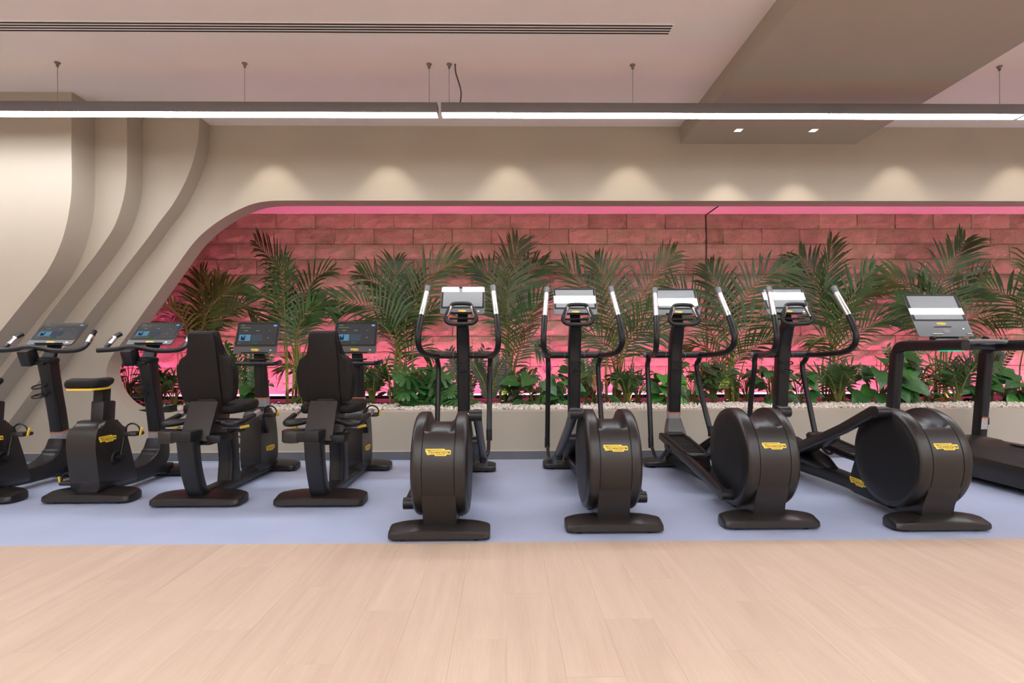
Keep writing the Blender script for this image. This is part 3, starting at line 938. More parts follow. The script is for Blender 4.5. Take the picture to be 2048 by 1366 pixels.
# ------------------------------------------------------------------ pedal used on both kinds of bike
def pedal(parent, s, axle, end, x_out):
    b = B(); b.tube([(s * x_out, *axle), (s * (x_out + 0.012), *end)], 0.013, 10)
    b.tube([(s * (x_out - 0.05), *axle), (s * (x_out + 0.018), *axle)], 0.024, 14)
    c = part('crank_arm', b, M_METAL, parent)
    px = s * (x_out + 0.075)
    b = B(); b.box((px, end[0], end[1]), (0.10, 0.095, 0.028), 0.009); p = part('pedal', b, M_BLACK, parent)
    b = B()
    b.tube([(px - s * 0.045, end[0] - 0.01, end[1] + 0.012), (px - s * 0.040, end[0] - 0.01, end[1] + 0.055), (px, end[0] - 0.01, end[1] + 0.075), (px + s * 0.045, end[0] - 0.01, end[1] + 0.05), (px + s * 0.058, end[0] - 0.01, end[1] - 0.01)], 0.006, 6, 4)
    part('strap', b, M_DARK, p)
    b = B(); b.box((px + s * 0.064, end[0] - 0.015, end[1] + 0.018), (0.010, 0.016, 0.058), 0.003, Euler((0, R(s * 14), 0))); part('strap_tab', b, M_YEL, p)
    return p

# ------------------------------------------------------------------ upright bike
def make_upright(label):
    t = thing('upright_bike', label, 'exercise bike', group='upright bikes')
    foot('front_foot', t, -0.10, 0.60, 0.21, 0.085)
    foot('rear_foot', t, 0.755, 0.44, 0.19, 0.080)
    b = B()
    pr = [(p.x, p.y) for p in cr([(-0.065, 0.07, 0), (-0.092, 0.25, 0), (-0.110, 0.40, 0), (-0.092, 0.50, 0), (-0.04, 0.552, 0), (0.08, 0.56, 0), (0.16, 0.525, 0), (0.215, 0.38, 0), (0.275, 0.20, 0), (0.32, 0.07, 0)], 4)]
    b.prism(pr, -0.100, 0.100, 'x', 0.035, 4)
    hs = part('housing', b, M_BLACK, t, angle=50)
    badge(t, (0.1012, 0.0, 0.435), frame_rot((0, 1, 0.0), (1, 0, 0)), 0.165)
    b = B(); b.sweep([(0.18, 0.105), (0.42, 0.105), (0.58, 0.135), (0.67, 0.21), (0.70, 0.33)], [0.14, 0.14, 0.15, 0.15, 0.125], [0.11, 0.12, 0.16, 0.17, 0.12], r=0.022, smooth=6); part('frame_beam', b, M_METAL, t)
    b = B(); b.sweep([(0.60, 0.10), (0.80, 0.07)], 0.13, 0.09, r=0.015); part('foot_bridge', b, M_METAL, t)
    b = B(); b.sweep([(0.70, 0.32), (0.675, 0.50), (0.635, 0.70), (0.60, 0.86), (0.58, 0.97)], [0.10, 0.10, 0.10, 0.105, 0.11], [0.10, 0.10, 0.10, 0.105, 0.11], r=0.022, smooth=5); m = part('mast', b, M_METAL, t)
    b = B(); b.sweep([(0.6995, 0.325), (0.690, 0.395)], 0.102, 0.102, r=0.022); part('label_sticker', b, M_SILVER, m)
    b = B(); b.sweep([(0.690, 0.394), (0.6885, 0.404)], 0.1022, 0.1022, r=0.022); part('orange_band', b, M_ORANGE, m)
    ring_holder(m, (-0.035, 0.540, 0.775), 0.048, 0.075)
    b = B(); b.lathe([(0.001, -0.022), (0.070, -0.022), (0.076, -0.01), (0.076, 0.012), (0.060, 0.024), (0.001, 0.024)], Matrix.Translation((0, 0.575, 0.985)), 20); part('mast_collar', b, M_DARK, t)
    b = B(); b.box((-0.085, 0.50, 1.01), (0.085, 0.10, 0.13), 0.012, Euler((R(20), 0, 0))); b.box((-0.06, 0.53, 0.965), (0.17, 0.05, 0.035), 0.01); part('bar_bracket', b, M_METAL, t)
    # handlebar and upright steel horns
    b = B(); b.tube([(-0.335, 0.485, 1.062), (-0.22, 0.50, 1.070), (-0.11, 0.525, 1.088), (0.0, 0.52, 1.078), (0.12, 0.50, 1.060), (0.24, 0.50, 1.060), (0.30, 0.53, 1.075), (0.315, 0.58, 1.12), (0.302, 0.64, 1.18), (0.288, 0.69, 1.222)], 0.0195, 12, 6)
    hb = part('handlebar', b, M_METAL, t)
    b = B(); b.tube([(-0.27, 0.50, 1.068), (-0.295, 0.54, 1.10), (-0.285, 0.60, 1.165), (-0.272, 0.655, 1.20)], 0.0185, 12, 5); part('horn', b, M_METAL, hb)
    b = B(); b.tube([(-0.294, 0.555, 1.113), (-0.284, 0.605, 1.168)], 0.0205, 12); part('steel_grip', b, M_CHROME, hb)
    b = B(); b.tube([(0.3145, 0.582, 1.122), (0.302, 0.64, 1.18)], 0.0212, 12); part('steel_grip', b, M_CHROME, hb)
    b = B(); b.sweep([(0.58, 0.99), (0.62, 1.06), (0.67, 1.15)], [0.10, 0.09, 0.12], [0.05, 0.04, 0.03], r=0.012, smooth=3); part('neck', b, M_DARK, t)
    # seat post and saddle
    b = B(); b.box((0, 0.095, 0.60), (0.092, 0.125, 0.19), 0.012, Euler((R(-4), 0, 0))); part('post_sleeve', b, M_METAL, t)
    b = B(); b.box((0, 0.085, 0.73), (0.070, 0.085, 0.14), 0.010, Euler((R(-4), 0, 0))); part('seat_post', b, M_DARK, t)
    b = B()
    rings = []
    for y_, w, zt, zb in ((-0.135, 0.17, 0.835, 0.80), (-0.12, 0.205, 0.853, 0.79), (-0.07, 0.225, 0.862, 0.79), (0.0, 0.20, 0.858, 0.79), (0.07, 0.14, 0.856, 0.795), (0.14, 0.085, 0.862, 0.805), (0.165, 0.06, 0.858, 0.82)):
        rings.append([(p[0], y_, (zt + zb) / 2 + p[1]) for p in rrect(w, zt - zb, 0.028, 4)])
    b.ring_loft(rings); sd = part('saddle', b, M_PAD, t, angle=60)
    b = B()
    rings = []
    for y_, w in ((-0.125, 0.17), (-0.11, 0.195), (-0.07, 0.212), (0.0, 0.185), (0.07, 0.13), (0.12, 0.08)):
        rings.append([(p[0], y_, 0.788 + p[1]) for p in rrect(w, 0.016, 0.007, 2)])
    b.ring_loft(rings); part('saddle_base', b, M_YEL, sd)
    pedal(t, 1, (0.085, 0.285), (0.11, 0.455), 0.13)
    pedal(t, -1, (0.085, 0.285), (0.06, 0.115), 0.13)
    for s in (-1, 1):
        b = B(); b.lathe([(0.001, 0.01), (0.045, 0.01), (0.055, 0.0)], Matrix.Translation((s * 0.099, 0.085, 0.285)) @ Matrix.Rotation(s * R(90), 4, 'Y'), 24)
        part('crank_cover', b, M_DARK, hs)
    console(t, (0, 0.675, 1.205), 44.5, 0.365, 0.262, ui=True, chin=0.05)
    return t
t = make_upright('upright exercise bike with a yellow rimmed saddle, left of the recumbent bikes')
t.location = (-2.89, 3.79, 0)
t2 = copy_tree(t)
t2['label'] = 'upright exercise bike cut off by the left edge of the picture'
t2.location = (-3.69, 3.79, 0)

# black plate left lying on the planter sill behind the upright bike
t = thing('sill_plate', 'flat black plate on the planter sill behind the upright bike', 'plate', (-3.43, 5.335, 0.472))
b = B(); b.box((0, 0, 0.011), (0.30, 0.13, 0.022), 0.004); part('plate', b, M_DARK, t)
b = B(); b.prism([(0.02, 0.0215), (0.15, 0.0215), (0.15, 0.062), (0.13, 0.062)], -0.06, 0.06, 'y', 0.003); part('raised_end', b, M_DARK, t)

# ------------------------------------------------------------------ recumbent bike
def make_recumbent(label):
    t = thing('recumbent_bike', label, 'exercise bike', group='recumbent bikes')
    foot('front_foot', t, -0.10, 0.60, 0.22, 0.085)
    foot('rear_foot', t, 1.03, 0.47, 0.20, 0.080)
    b = B(); b.sweep([(0.03, 0.06), (-0.03, 0.10), (-0.08, 0.20), (-0.115, 0.32), (-0.135, 0.46)], [0.115, 0.115, 0.115, 0.115, 0.115], [0.08, 0.08, 0.085, 0.09, 0.10], r=0.02, smooth=5); part('seat_post', b, M_METAL, t)
    b = B(); b.sweep([(-0.02, 0.055), (0.4, 0.055), (1.12, 0.06)], 0.125, 0.075, r=0.03); part('floor_beam', b, M_METAL, t)
    b = B(); b.sweep([(0.385, 0.07), (0.385, 0.25), (0.36, 0.45)], [0.115, 0.112, 0.11], [0.15, 0.11, 0.13], r=0.018, smooth=4); part('middle_post', b, M_METAL, t)
    b = B(); b.box((0, 0.18, 0.475), (0.095, 0.74, 0.07), 0.01, Euler((R(-2), 0, 0))); b.box((0, 0.1, 0.425), (0.20, 0.30, 0.03), 0.012); part('seat_rail', b, M_DARK, t)
    # carriage plate
    b = B(); b.prism([(-0.085, 0.445), (0.16, 0.445), (0.22, 0.60), (0.17, 0.70), (0.05, 0.70)], -0.098, 0.098, 'x', 0.010); cg = part('seat_carriage', b, M_BLACK, t)
    n = Vector((0, -0.255, 0.135)).normalized()
    badge(t, (0.005, 0.012 , 0.633 - 0.055), frame_rot((1, 0, 0), (0, -0.884, 0.468)), 0.105)
    b = B()
    cpts = [(-0.245, 0.02), (-0.24, -0.07), (-0.205, -0.125), (-0.15, -0.14), (-0.11, -0.125), (-0.11, 0.02)]
    b.prism(cpts, 0.435, 0.515, 'z', 0.006)
    part('slider_cover', b, M_BLACK, t)
    b = B(); b.box((-0.06, -0.105, 0.478), (0.12, 0.07, 0.07), 0.012); b.box((0.13, 0.0, 0.455), (0.10, 0.16, 0.05), 0.01); sl = part('slider_block', b, M_DARK, t)
    b = B()
    for k in range(3):
        b.box((-0.045 + k * 0.013, -0.1405, 0.478), (0.006, 0.002, 0.008))
    part('marker_dots', b, M_SILVER, sl)
    # seat cushion
    b = B()
    rings = []
    for y_, w, zt, zb in ((0.10, 0.30, 0.655, 0.615), (0.12, 0.37, 0.675, 0.605), (0.25, 0.42, 0.675, 0.605), (0.38, 0.42, 0.685, 0.61), (0.46, 0.38, 0.685, 0.62), (0.485, 0.32, 0.67, 0.635)):
        rings.append([(p[0], y_, (zt + zb) / 2 + p[1]) for p in rrect(w, zt - zb, 0.026, 4)])
    b.ring_loft(rings); part('seat_cushion', b, M_PAD, t, angle=60)
    # backrest in its own leaning plane
    lean = math.atan2(0.085, 0.5)
    Mb = Matrix.Translation((0, 0.115, 0.684)) @ Matrix.Rotation(lean, 4, 'X')
    half = [(0.0, 0.0), (0.125, 0.0), (0.165, 0.014), (0.182, 0.06), (0.196, 0.14), (0.195, 0.20), (0.186, 0.255), (0.170, 0.305), (0.150, 0.326), (0.116, 0.332), (0.104, 0.342), (0.098, 0.42), (0.093, 0.485), (0.083, 0.503), (0.0, 0.506)]
    full = half[1:-1] + [(-p[0], p[1]) for p in reversed(half[1:-1])]
    b = B(); b.prism(full, -0.018, 0.012, 'y', 0.010); bk = part('backrest', b, M_SHELL, t, Mb)
    cush = [(p[0] * 1.0, p[1] * 1.0) for p in full]
    b = B(); b.prism(cush, 0.015, 0.062, 'y', 0.018, 3); part('cushion', b, M_PAD, bk)
    b = B(); b.prism([(-0.106, 0.002), (0.106, 0.002), (0.099, 0.31), (0.091, 0.48), (0.080, 0.497), (-0.080, 0.497), (-0.091, 0.48), (-0.099, 0.31)], -0.030, -0.016, 'y', 0.008); part('spine_panel', b, M_SHELL, bk)
    for sx, sz in ((-0.075, 0.47), (0.075, 0.47), (-0.145, 0.285), (0.145, 0.285), (-0.15, 0.04), (0.15, 0.04)):
        b = B(); b.lathe([(0.0005, 0.002), (0.005, 0.002), (0.006, 0.0)], Matrix.Translation((sx, -0.018 if abs(sx) > 0.1 else -0.030, sz)) @ Matrix.Rotation(R(90), 4, 'X'), 10)
        part('screw', b, M_DARK, bk)
    b = B(); b.box((0, 0.105, 0.69), (0.135, 0.05, 0.10), 0.01); part('back_bracket', b, M_DARK, t)
    # side handles
    for s in (-1, 1):
        b = B(); b.tube([(s * 0.085, 0.06, 0.565), (s * 0.18, -0.01, 0.552), (s * 0.232, -0.005, 0.55), (s * 0.258, 0.05, 0.556), (s * 0.266, 0.18, 0.578), (s * 0.268, 0.30, 0.605)], 0.020, 12, 5)
        h = part('side_handle', b, M_METAL, t)
        b = B(); b.tube([(s * 0.2665, 0.21, 0.585), (s * 0.2678, 0.285, 0.602)], 0.0212, 12); part('steel_grip', b, M_CHROME, h)
        b = B(); b.prism([(s * 0.09, 0.01), (s * 0.235, 0.0), (s * 0.245, 0.10), (s * 0.18, 0.13), (s * 0.09, 0.14)], 0.562, 0.574, 'z', 0.004); part('handle_plate', b, M_BLACK, h)
        b = B(); b.tube([(s * 0.09, 0.10, 0.505), (s * 0.215, 0.12, 0.508)], 0.005, 8); lv = part('adjust_lever', b, M_CHROME, t)
        b = B(); b.tube([(s * 0.213, 0.12, 0.508), (s * 0.268, 0.14, 0.518)], 0.0105, 10); part('lever_tip', b, M_YEL, lv)
    # front housing, mast, console
    b = B()
    pr = [(p.x, p.y) for p in cr([(0.735, 0.065, 0), (0.725, 0.25, 0), (0.735, 0.45, 0), (0.79, 0.555, 0), (0.90, 0.575, 0), (0.985, 0.53, 0), (1.03, 0.40, 0), (1.055, 0.23, 0), (1.04, 0.12, 0), (1.0, 0.065, 0)], 4)]
    b.prism(pr, -0.085, 0.085, 'x', 0.022, 3); part('housing', b, M_BLACK, t, angle=50)
    badge(t, (0.0865, 0.90, 0.235), frame_rot((0, 1, 0.0), (1, 0, 0)), 0.165)
    b = B(); b.sweep([(0.945, 0.54), (0.935, 0.70), (0.915, 0.88), (0.895, 1.02)], [0.10, 0.098, 0.092, 0.085], [0.09, 0.085, 0.08, 0.07], r=0.018, smooth=4); m = part('mast', b, M_METAL, t)
    b = B(); b.sweep([(0.942, 0.585), (0.938, 0.655)], 0.102, 0.0905, r=0.018); part('label_sticker', b, M_SILVER, m)
    b = B(); b.sweep([(0.938, 0.654), (0.9375, 0.663)], 0.1025, 0.091, r=0.018); part('orange_band', b, M_ORANGE, m)
    b = B(); b.tube([(-0.245, 0.72, 0.965), (-0.20, 0.76, 0.955), (-0.14, 0.80, 0.95), (0.14, 0.80, 0.95), (0.20, 0.76, 0.955), (0.245, 0.72, 0.965)], 0.0175, 12, 5); part('handlebar', b, M_METAL, t)
    b = B(); b.box((0, 0.84, 0.985), (0.17, 0.10, 0.014), 0.005); b.box((0, 0.85, 0.955), (0.09, 0.10, 0.05), 0.01); part('bar_bracket', b, M_DARK, t)
    pedal(t, 1, (0.80, 0.395), (0.70, 0.535), 0.10)
    pedal(t, -1, (0.80, 0.395), (0.90, 0.255), 0.10)
    b = B(); b.sweep([(0.895, 1.0), (0.88, 1.06), (0.87, 1.12)], [0.085, 0.08, 0.12], [0.05, 0.035, 0.03], r=0.01); part('neck', b, M_DARK, t)
    console(t, (0, 0.845, 1.168), 19, 0.357, 0.285, ui=True, chin=0.062)
    return t
t = make_recumbent('recumbent exercise bike beside the upright bikes, seat back towards the viewer')
t.location = (-2.084, 3.68, 0)
t2 = copy_tree(t)
t2['label'] = 'recumbent exercise bike beside the ellipticals, seat back towards the viewer'
t2.location = (-1.255, 3.67, 0)

# ------------------------------------------------------------------ treadmill
def make_treadmill():
    t = thing('treadmill', 'black treadmill at the right edge beyond the ellipticals', 'treadmill', (4.10, 4.20, 0))
    # deck: local y -1.6..0.85
    for s in (-1, 1):
        b = B(); b.prism([(-1.55, 0.05), (-1.57, 0.15), (-1.50, 0.195), (0.60, 0.222), (0.84, 0.222), (0.86, 0.05)], s * 0.445, s * 0.36, 'x', 0.012); part('side_rail', b, M_BLACK, t)
    b = B(); b.box((0, -0.45, 0.17), (0.72, 2.10, 0.04), 0.006, Euler((R(0.72), 0, 0))); part('running_belt', b, M_RUB, t)
    b = B(); b.prism([(0.45, 0.06), (0.42, 0.20), (0.55, 0.245), (0.80, 0.255), (0.86, 0.20), (0.86, 0.06)], -0.37, 0.37, 'x', 0.015); part('motor_cover', b, M_BLACK, t)
    b = B(); b.box((0, -1.3, 0.03), (0.6, 0.08, 0.06), 0.01); b.box((0, 0.7, 0.03), (0.7, 0.1, 0.06), 0.01); part('floor_feet', b, M_RUB, t)
    for s in (-1, 1):
        b = B()
        b.sweep([(0.855, 0.20), (0.825, 0.50), (0.795, 0.80), (0.770, 1.025)], 0.085, [0.10, 0.10, 0.10, 0.10], x0=s * 0.425, r=0.02, smooth=3)
        up = part('upright', b, M_METAL, t)
        b = B()
        b.sweep([(0.775, 0.97), (0.760, 1.045), (0.72, 1.080), (0.62, 1.09), (0.30, 1.088), (0.02, 1.086)], 0.072, [0.10, 0.105, 0.10, 0.095, 0.092, 0.088], x0=s * 0.425, r=0.03, smooth=4)
        rail = part('handrail', b, M_METAL, t)
        b = B(); b.box((s * 0.425, 0.16, 1.040), (0.05, 0.20, 0.006), 0.002); part('status_light', b, M_GREENLED if s < 0 else M_DARK, rail)
        b = B(); b.box((s * 0.425 - 0.015, 0.783, 0.355), (0.05, 0.012, 0.115), 0.0); 
        if s > 0:
            bb2 = B(); bb2.box((s * 0.425 - 0.005, 0.787, 0.36), (0.058, 0.004, 0.11), 0, Euler((R(5.5), 0, 0))); part('warning_sticker', bb2, M_PAPER, up)
            bb2 = B(); bb2.box((s * 0.425 - 0.005, 0.780, 0.413), (0.058, 0.004, 0.014), 0, Euler((R(5.5), 0, 0))); part('orange_strip', bb2, M_ORANGE, up)
            bb2 = B(); bb2.box((s * 0.425 + 0.055, 0.84, 0.38), (0.035, 0.05, 0.075), 0.008); part('switch_box', bb2, M_DARK, up)
        b.bm.free()
    # cross bar and console mounting
    b = B(); b.tube([(-0.34, 0.46, 1.055), (-0.335, 0.44, 1.10), (-0.29, 0.46, 1.125), (-0.10, 0.52, 1.128), (0.30, 0.56, 1.128), (0.40, 0.54, 1.12)], 0.021, 12, 5); part('front_grip', b, M_GREYP, t)
    b = B(); b.tube([(-0.42, 0.66, 1.09), (0.42, 0.66, 1.09)], 0.034, 12); part('cross_bar', b, M_METAL, t)
    for x_ in (-0.22, 0.26):
        b = B(); b.box((x_, 0.60, 1.145), (0.03, 0.05, 0.06), 0.008, Euler((R(20), 0, 0))); part('hook', b, M_BLACK, t)
    b = B(); b.sweep([(0.69, 1.085), (0.745, 1.16), (0.80, 1.29)], [0.28, 0.25, 0.20], [0.05, 0.05, 0.04], r=0.015, smooth=3); part('console_mount', b, M_DARK, t)
    c = console(t, (0.0, 0.815, 1.385), 26.6, 0.52, 0.465, chin=0.165, big=True)
    b = B(); b.box((0.0, -0.128, 0.003), (0.16, 0.008, 0.004)); part('slot', b, M_DARK, c)
    b = B(); b.lathe([(0.0005, 0.002), (0.028, 0.002), (0.030, 0.0)], Matrix.Translation((0.02, -0.175, 0)) @ Matrix.Diagonal((1.3, 0.8, 1, 1)), 20); part('dial', b, M_GREYP, c)
    for x0_, x1_ in ((-0.12, -0.03), (0.20, 0.24)):
        b = B(); b.box(((x0_ + x1_) / 2, -0.205, 0.004), (x1_ - x0_, 0.010, 0.006), 0.001)
        part('pale_key', b, M_PAPER, c)
make_treadmill()

# ------------------------------------------------------------------ palms
def frond_mesh(curve, Lmax, n, seed, roll, start, width):
    rnd = random.Random(seed)
    V, F = [], []
    P = cr(curve, 8)
    m = len(P)
    acc = [0.0]
    for i in range(1, m):
        acc.append(acc[-1] + (P[i] - P[i - 1]).length)
    tot = acc[-1]
    def at(s):
        d = s * tot
        for i in range(1, m):
            if acc[i] >= d:
                f = (d - acc[i - 1]) / max(1e-6, acc[i] - acc[i - 1])
                return P[i - 1].lerp(P[i], f), (P[i] - P[i - 1]).normalized()
        return P[-1].copy(), (P[-1] - P[-2]).normalized()
    nr = 4
    prev = None
    for i in range(0, m, 2):
        t = (P[min(i + 1, m - 1)] - P[max(i - 1, 0)]).normalized()
        u = t.cross(Vector((0, 1, 0))); u.normalize(); v = t.cross(u)
        r = 0.0105 * (1 - i / m) + 0.0025
        base = len(V)
        for k in range(nr):
            a = 2 * math.pi * k / nr
            V.append(P[i] + (u * math.cos(a) + v * math.sin(a)) * r)
        if prev is not None:
            for k in range(nr):
                F.append((prev + k, prev + (k + 1) % nr, base + (k + 1) % nr, base + k))
        prev = base
    stemF = len(F)
    for i in range(n):
        s = start + (1 - start) * (i + 0.3) / n
        f = (i + 0.5) / n
        p, T = at(s)
        S0 = T.cross(Vector((0, 1, 0))).normalized()
        S1 = T.cross(S0).normalized()
        S = S0 * math.cos(roll) + S1 * math.sin(roll)
        N = S.cross(T)
        if N.z < 0: N = -N
        for sg in (-1, 1):
            al = R(68 - 46 * f + rnd.uniform(-6, 6))
            d = (T * math.cos(al) + S * sg * math.sin(al) + N * 0.22).normalized()
            L = Lmax * (0.45 + 0.75 * math.sin(math.pi * (0.18 + 0.72 * f))) * rnd.uniform(0.85, 1.12) * (0.72 if f > 0.9 else 1)
            w = width * rnd.uniform(0.8, 1.15)
            wv = d.cross(N).normalized()
            dr = rnd.uniform(0.35, 0.8)
            q1 = p + d * L * 0.32
            q2 = p + d * L * 0.68 - Vector((0, 0, dr * L * 0.10))
            q3 = p + d * L * 0.98 - Vector((0, 0, dr * L * 0.34))
            b0 = len(V)
            V += [p - wv * w * 0.25, p + wv * w * 0.25, q1 - wv * w, q1 + wv * w, q2 - wv * w * 0.75, q2 + wv * w * 0.75, q3]
            F += [(b0, b0 + 1, b0 + 3, b0 + 2), (b0 + 2, b0 + 3, b0 + 5, b0 + 4), (b0 + 4, b0 + 5, b0 + 6)]
    return V, F, stemF

PALMS = [
 ((-3.664, 6.35), [((-3.515, 1.417), (-3.269, 1.705), (-2.987, 1.835)), ((-3.603, 1.447), (-3.637, 1.8), (-3.707, 2.036)), ((-3.703, 1.382), (-3.813, 1.594), (-3.964, 1.718)), ((-3.475, 1.34), (-3.181, 1.611), (-2.971, 1.445)), ((-3.779, 1.388), (-3.942, 1.506), (-4.099, 1.483)), ((-3.562, 1.329), (-3.444, 1.741), (-3.356, 1.947))]),
 ((-2.442, 6.25), [((-2.554, 1.554), (-2.669, 1.99), (-3.048, 2.42)), ((-2.393, 1.525), (-2.235, 1.89), (-2.021, 2.03)), ((-2.583, 1.525), (-2.698, 1.694), (-2.889, 1.717)), ((-2.399, 1.298), (-2.219, 1.524), (-2.068, 1.634)), ((-2.525, 1.67), (-2.495, 1.902), (-2.426, 2.1)), ((-2.37, 1.437), (-2.149, 1.611), (-1.953, 1.506)), ((-2.383, 0.856), (-2.556, 0.944), (-2.684, 0.828))]),
 ((-1.198, 6.2), [((-1.241, 1.316), (-1.286, 1.721), (-1.337, 2.148)), ((-1.143, 1.431), (-0.894, 1.893), (-0.546, 2.113)), ((-1.27, 1.316), (-1.586, 1.594), (-1.948, 1.664)), ((-1.143, 1.287), (-0.924, 1.547), (-0.739, 1.592)), ((-1.259, 1.374), (-1.413, 1.779), (-1.683, 1.981)), ((-1.167, 0.969), (-1.04, 1.113), (-0.856, 1.014)), ((-1.213, 1.316), (-1.125, 1.72), (-1.061, 1.98)), ((-1.242, 1.143), (-1.385, 1.374), (-1.587, 1.305))]),
 ((0.069, 6.3), [((0.019, 1.377), (0.05, 1.907), (0.157, 2.396)), ((0.06, 1.436), (0.238, 1.936), (0.493, 2.148)), ((0.013, 1.436), (-0.144, 1.907), (-0.367, 2.125)), ((0.118, 1.141), (0.296, 1.494), (0.491, 1.712)), ((0.013, 1.377), (-0.116, 1.642), (-0.28, 1.672)), ((0.147, 1.023), (0.295, 1.2), (0.442, 1.052))]),
 ((1.327, 6.3), [((1.27, 1.197), (1.064, 1.67), (0.699, 2.095)), ((1.418, 1.197), (1.627, 1.757), (1.978, 2.206)), ((1.406, 1.138), (1.584, 1.403), (1.798, 1.633)), ((1.251, 1.02), (1.092, 1.245), (0.915, 1.269)), ((1.388, 1.079), (1.655, 1.285), (1.922, 1.255)), ((1.299, 1.256), (1.212, 1.788), (1.065, 2.142))]),
 ((2.665, 6.35), [((2.565, 1.136), (2.357, 1.584), (2.041, 1.912)), ((2.716, 1.374), (2.928, 1.851), (3.301, 2.024)), ((2.638, 1.374), (2.597, 1.732), (2.46, 2.096)), ((2.745, 0.956), (2.955, 1.135), (3.202, 1.266)), ((2.685, 1.076), (2.866, 1.433), (3.107, 1.481)), ((2.595, 0.957), (2.445, 1.136), (2.266, 1.077))]),
 ((3.884, 6.25), [((3.869, 1.307), (3.876, 1.837), (3.955, 2.384)), ((3.828, 1.425), (3.651, 1.896), (3.385, 1.92)), ((3.928, 1.307), (4.137, 1.66), (4.381, 1.777)), ((3.827, 1.071), (3.637, 1.213), (3.424, 1.131)), ((3.946, 1.13), (4.184, 1.365), (4.398, 1.412)), ((3.899, 1.366), (4.007, 1.719), (4.186, 1.984)), ((3.798, 1.366), (3.711, 1.896), (3.534, 2.219))]),
 ((5.223, 6.3), [((5.214, 1.366), (5.239, 1.842), (5.548, 2.389)), ((5.148, 1.366), (4.969, 1.783), (4.597, 1.985)), ((5.129, 1.247), (4.818, 1.515), (4.428, 1.593)), ((5.285, 1.187), (5.599, 1.484), (5.949, 1.424)), ((5.25, 1.306), (5.45, 1.722), (5.709, 1.972)), ((5.208, 1.306), (5.107, 1.723), (4.999, 1.901))]),
 ((6.272, 6.3), [((6.251, 1.363), (6.204, 1.841), (6.06, 2.377)), ((6.202, 1.304), (5.962, 1.722), (5.57, 1.829)), ((6.293, 1.363), (6.385, 1.84), (6.567, 2.198)), ((6.202, 1.125), (5.991, 1.394), (5.81, 1.424)), ((6.353, 1.304), (6.626, 1.661), (6.929, 1.72))]),
]
PLAB = ['palm with pale yellowish fronds at the slanted left end of the niche', 'tall palm between the two recumbent bikes, one frond arching far left',
        'bushy palm left of the first elliptical trainer', 'tall upright palm between the first two ellipticals', 'palm right of the second elliptical with a frond reaching up right',
        'palm behind the third elliptical, in front of the dark wall joint', 'tall palm right of the fourth elliptical', 'palm behind the treadmill screen', 'palm cut off by the right edge of the picture']
Z_SOIL = 0.44
rp = random.Random(21)
for pi, ((bx, by), fr) in enumerate(PALMS):
    t = thing('kentia_palm', PLAB[pi], 'palm', (bx, by, Z_SOIL), 0, 'palms in the niche')
    for fi, (k, mid, tip) in enumerate(fr):
        ya = rp.uniform(-0.30, 0.30)
        sx = rp.uniform(-0.10, 0.10); sy = rp.uniform(-0.07, 0.07)
        yk = by + ya * 0.35; ym = by + ya * 0.8; yt = by + ya * 1.2
        lo_ = [Vector((sx, sy, 0.0)), Vector((sx + (k[0] - bx - sx) * 0.35, sy + (yk - by) * 0.3, (k[1] - Z_SOIL) * 0.5)), Vector((k[0] - bx, yk - by, k[1] - Z_SOIL)), Vector((mid[0] - bx, ym - by, mid[1] - Z_SOIL)), Vector((tip[0] - bx, yt - by, tip[1] - Z_SOIL))]
        small = k[1] < 1.2
        blade = (Vector((tip[0] - k[0], 0, tip[1] - k[1]))).length
        V, F, sF = frond_mesh(lo_, min(0.44, 0.18 + 0.28 * blade), int(13 + 11 * blade), pi * 50 + fi, R(rp.uniform(-40, 40)), 0.50 if not small else 0.42, 0.0145 if not small else 0.0115)
        me = bpy.data.meshes.new('frond'); me.from_pydata([tuple(v) for v in V], [], F)
        me.materials.append(M_STEM)
        me.materials.append(M_FRONDY if (pi == 0 and fi in (2, 5)) else (M_FROND2 if rp.random() < 0.35 else M_FROND))
        me.polygons.foreach_set('material_index', [0] * sF + [1] * (len(F) - sF))
        link('frond', me, t)
    for k in range(rp.randint(4, 6)):
        sx = rp.uniform(-0.13, 0.13); sy = rp.uniform(-0.1, 0.1); h = rp.uniform(0.45, 0.9)
        b = B(); b.tube([(sx, sy, 0), (sx * 1.1, sy, h * 0.5), (sx * 1.1 + rp.uniform(-0.12, 0.12), sy, h)], lambda q: 0.013 * (1 - q) + 0.005, 6, 3); part('cane', b, M_STEM, t)
    if pi < 9:
        g = thing('garden_spotlight', 'small warm spike light glowing at the foot of the ' + PLAB[pi], 'spotlight', (bx - 0.10 if pi % 2 else bx + 0.13, by - 0.22, 0.44), 0, 'spike lights in the planter')
        g['label'] = 'warm spike light at the foot of the ' + ['pale fronded palm', 'palm between the recumbent bikes', 'bushy palm left of the first elliptical', 'palm between the first two ellipticals', 'palm right of the second elliptical', 'palm in front of the dark wall joint', 'palm right of the fourth elliptical', 'palm behind the treadmill screen', 'palm at the right edge'][pi]
        b = B(); b.tube([(0, 0, 0), (0, 0, 0.03)], 0.008, 8); b.tube([(0, 0.0, 0.022), (0, 0.015, 0.055)], 0.018, 12); part('body', b, M_DARK, g)
        b = B(); b.tube([(0, 0.0152, 0.0552), (0, 0.0158, 0.0566)], 0.015, 12); part('lens', b, M_GSPOT, g)
        ld = bpy.data.lights.new('spike_lamp', 'SPOT'); ld.energy = GARDEN; ld.color = (1.0, 0.80, 0.48); ld.spot_size = R(95); ld.spot_blend = 0.6; ld.shadow_soft_size = 0.015
        lo = link('lamp', ld, g); lo.location = (0, 0.017, 0.06); lo.rotation_euler = (R(180 - 18), 0, 0)

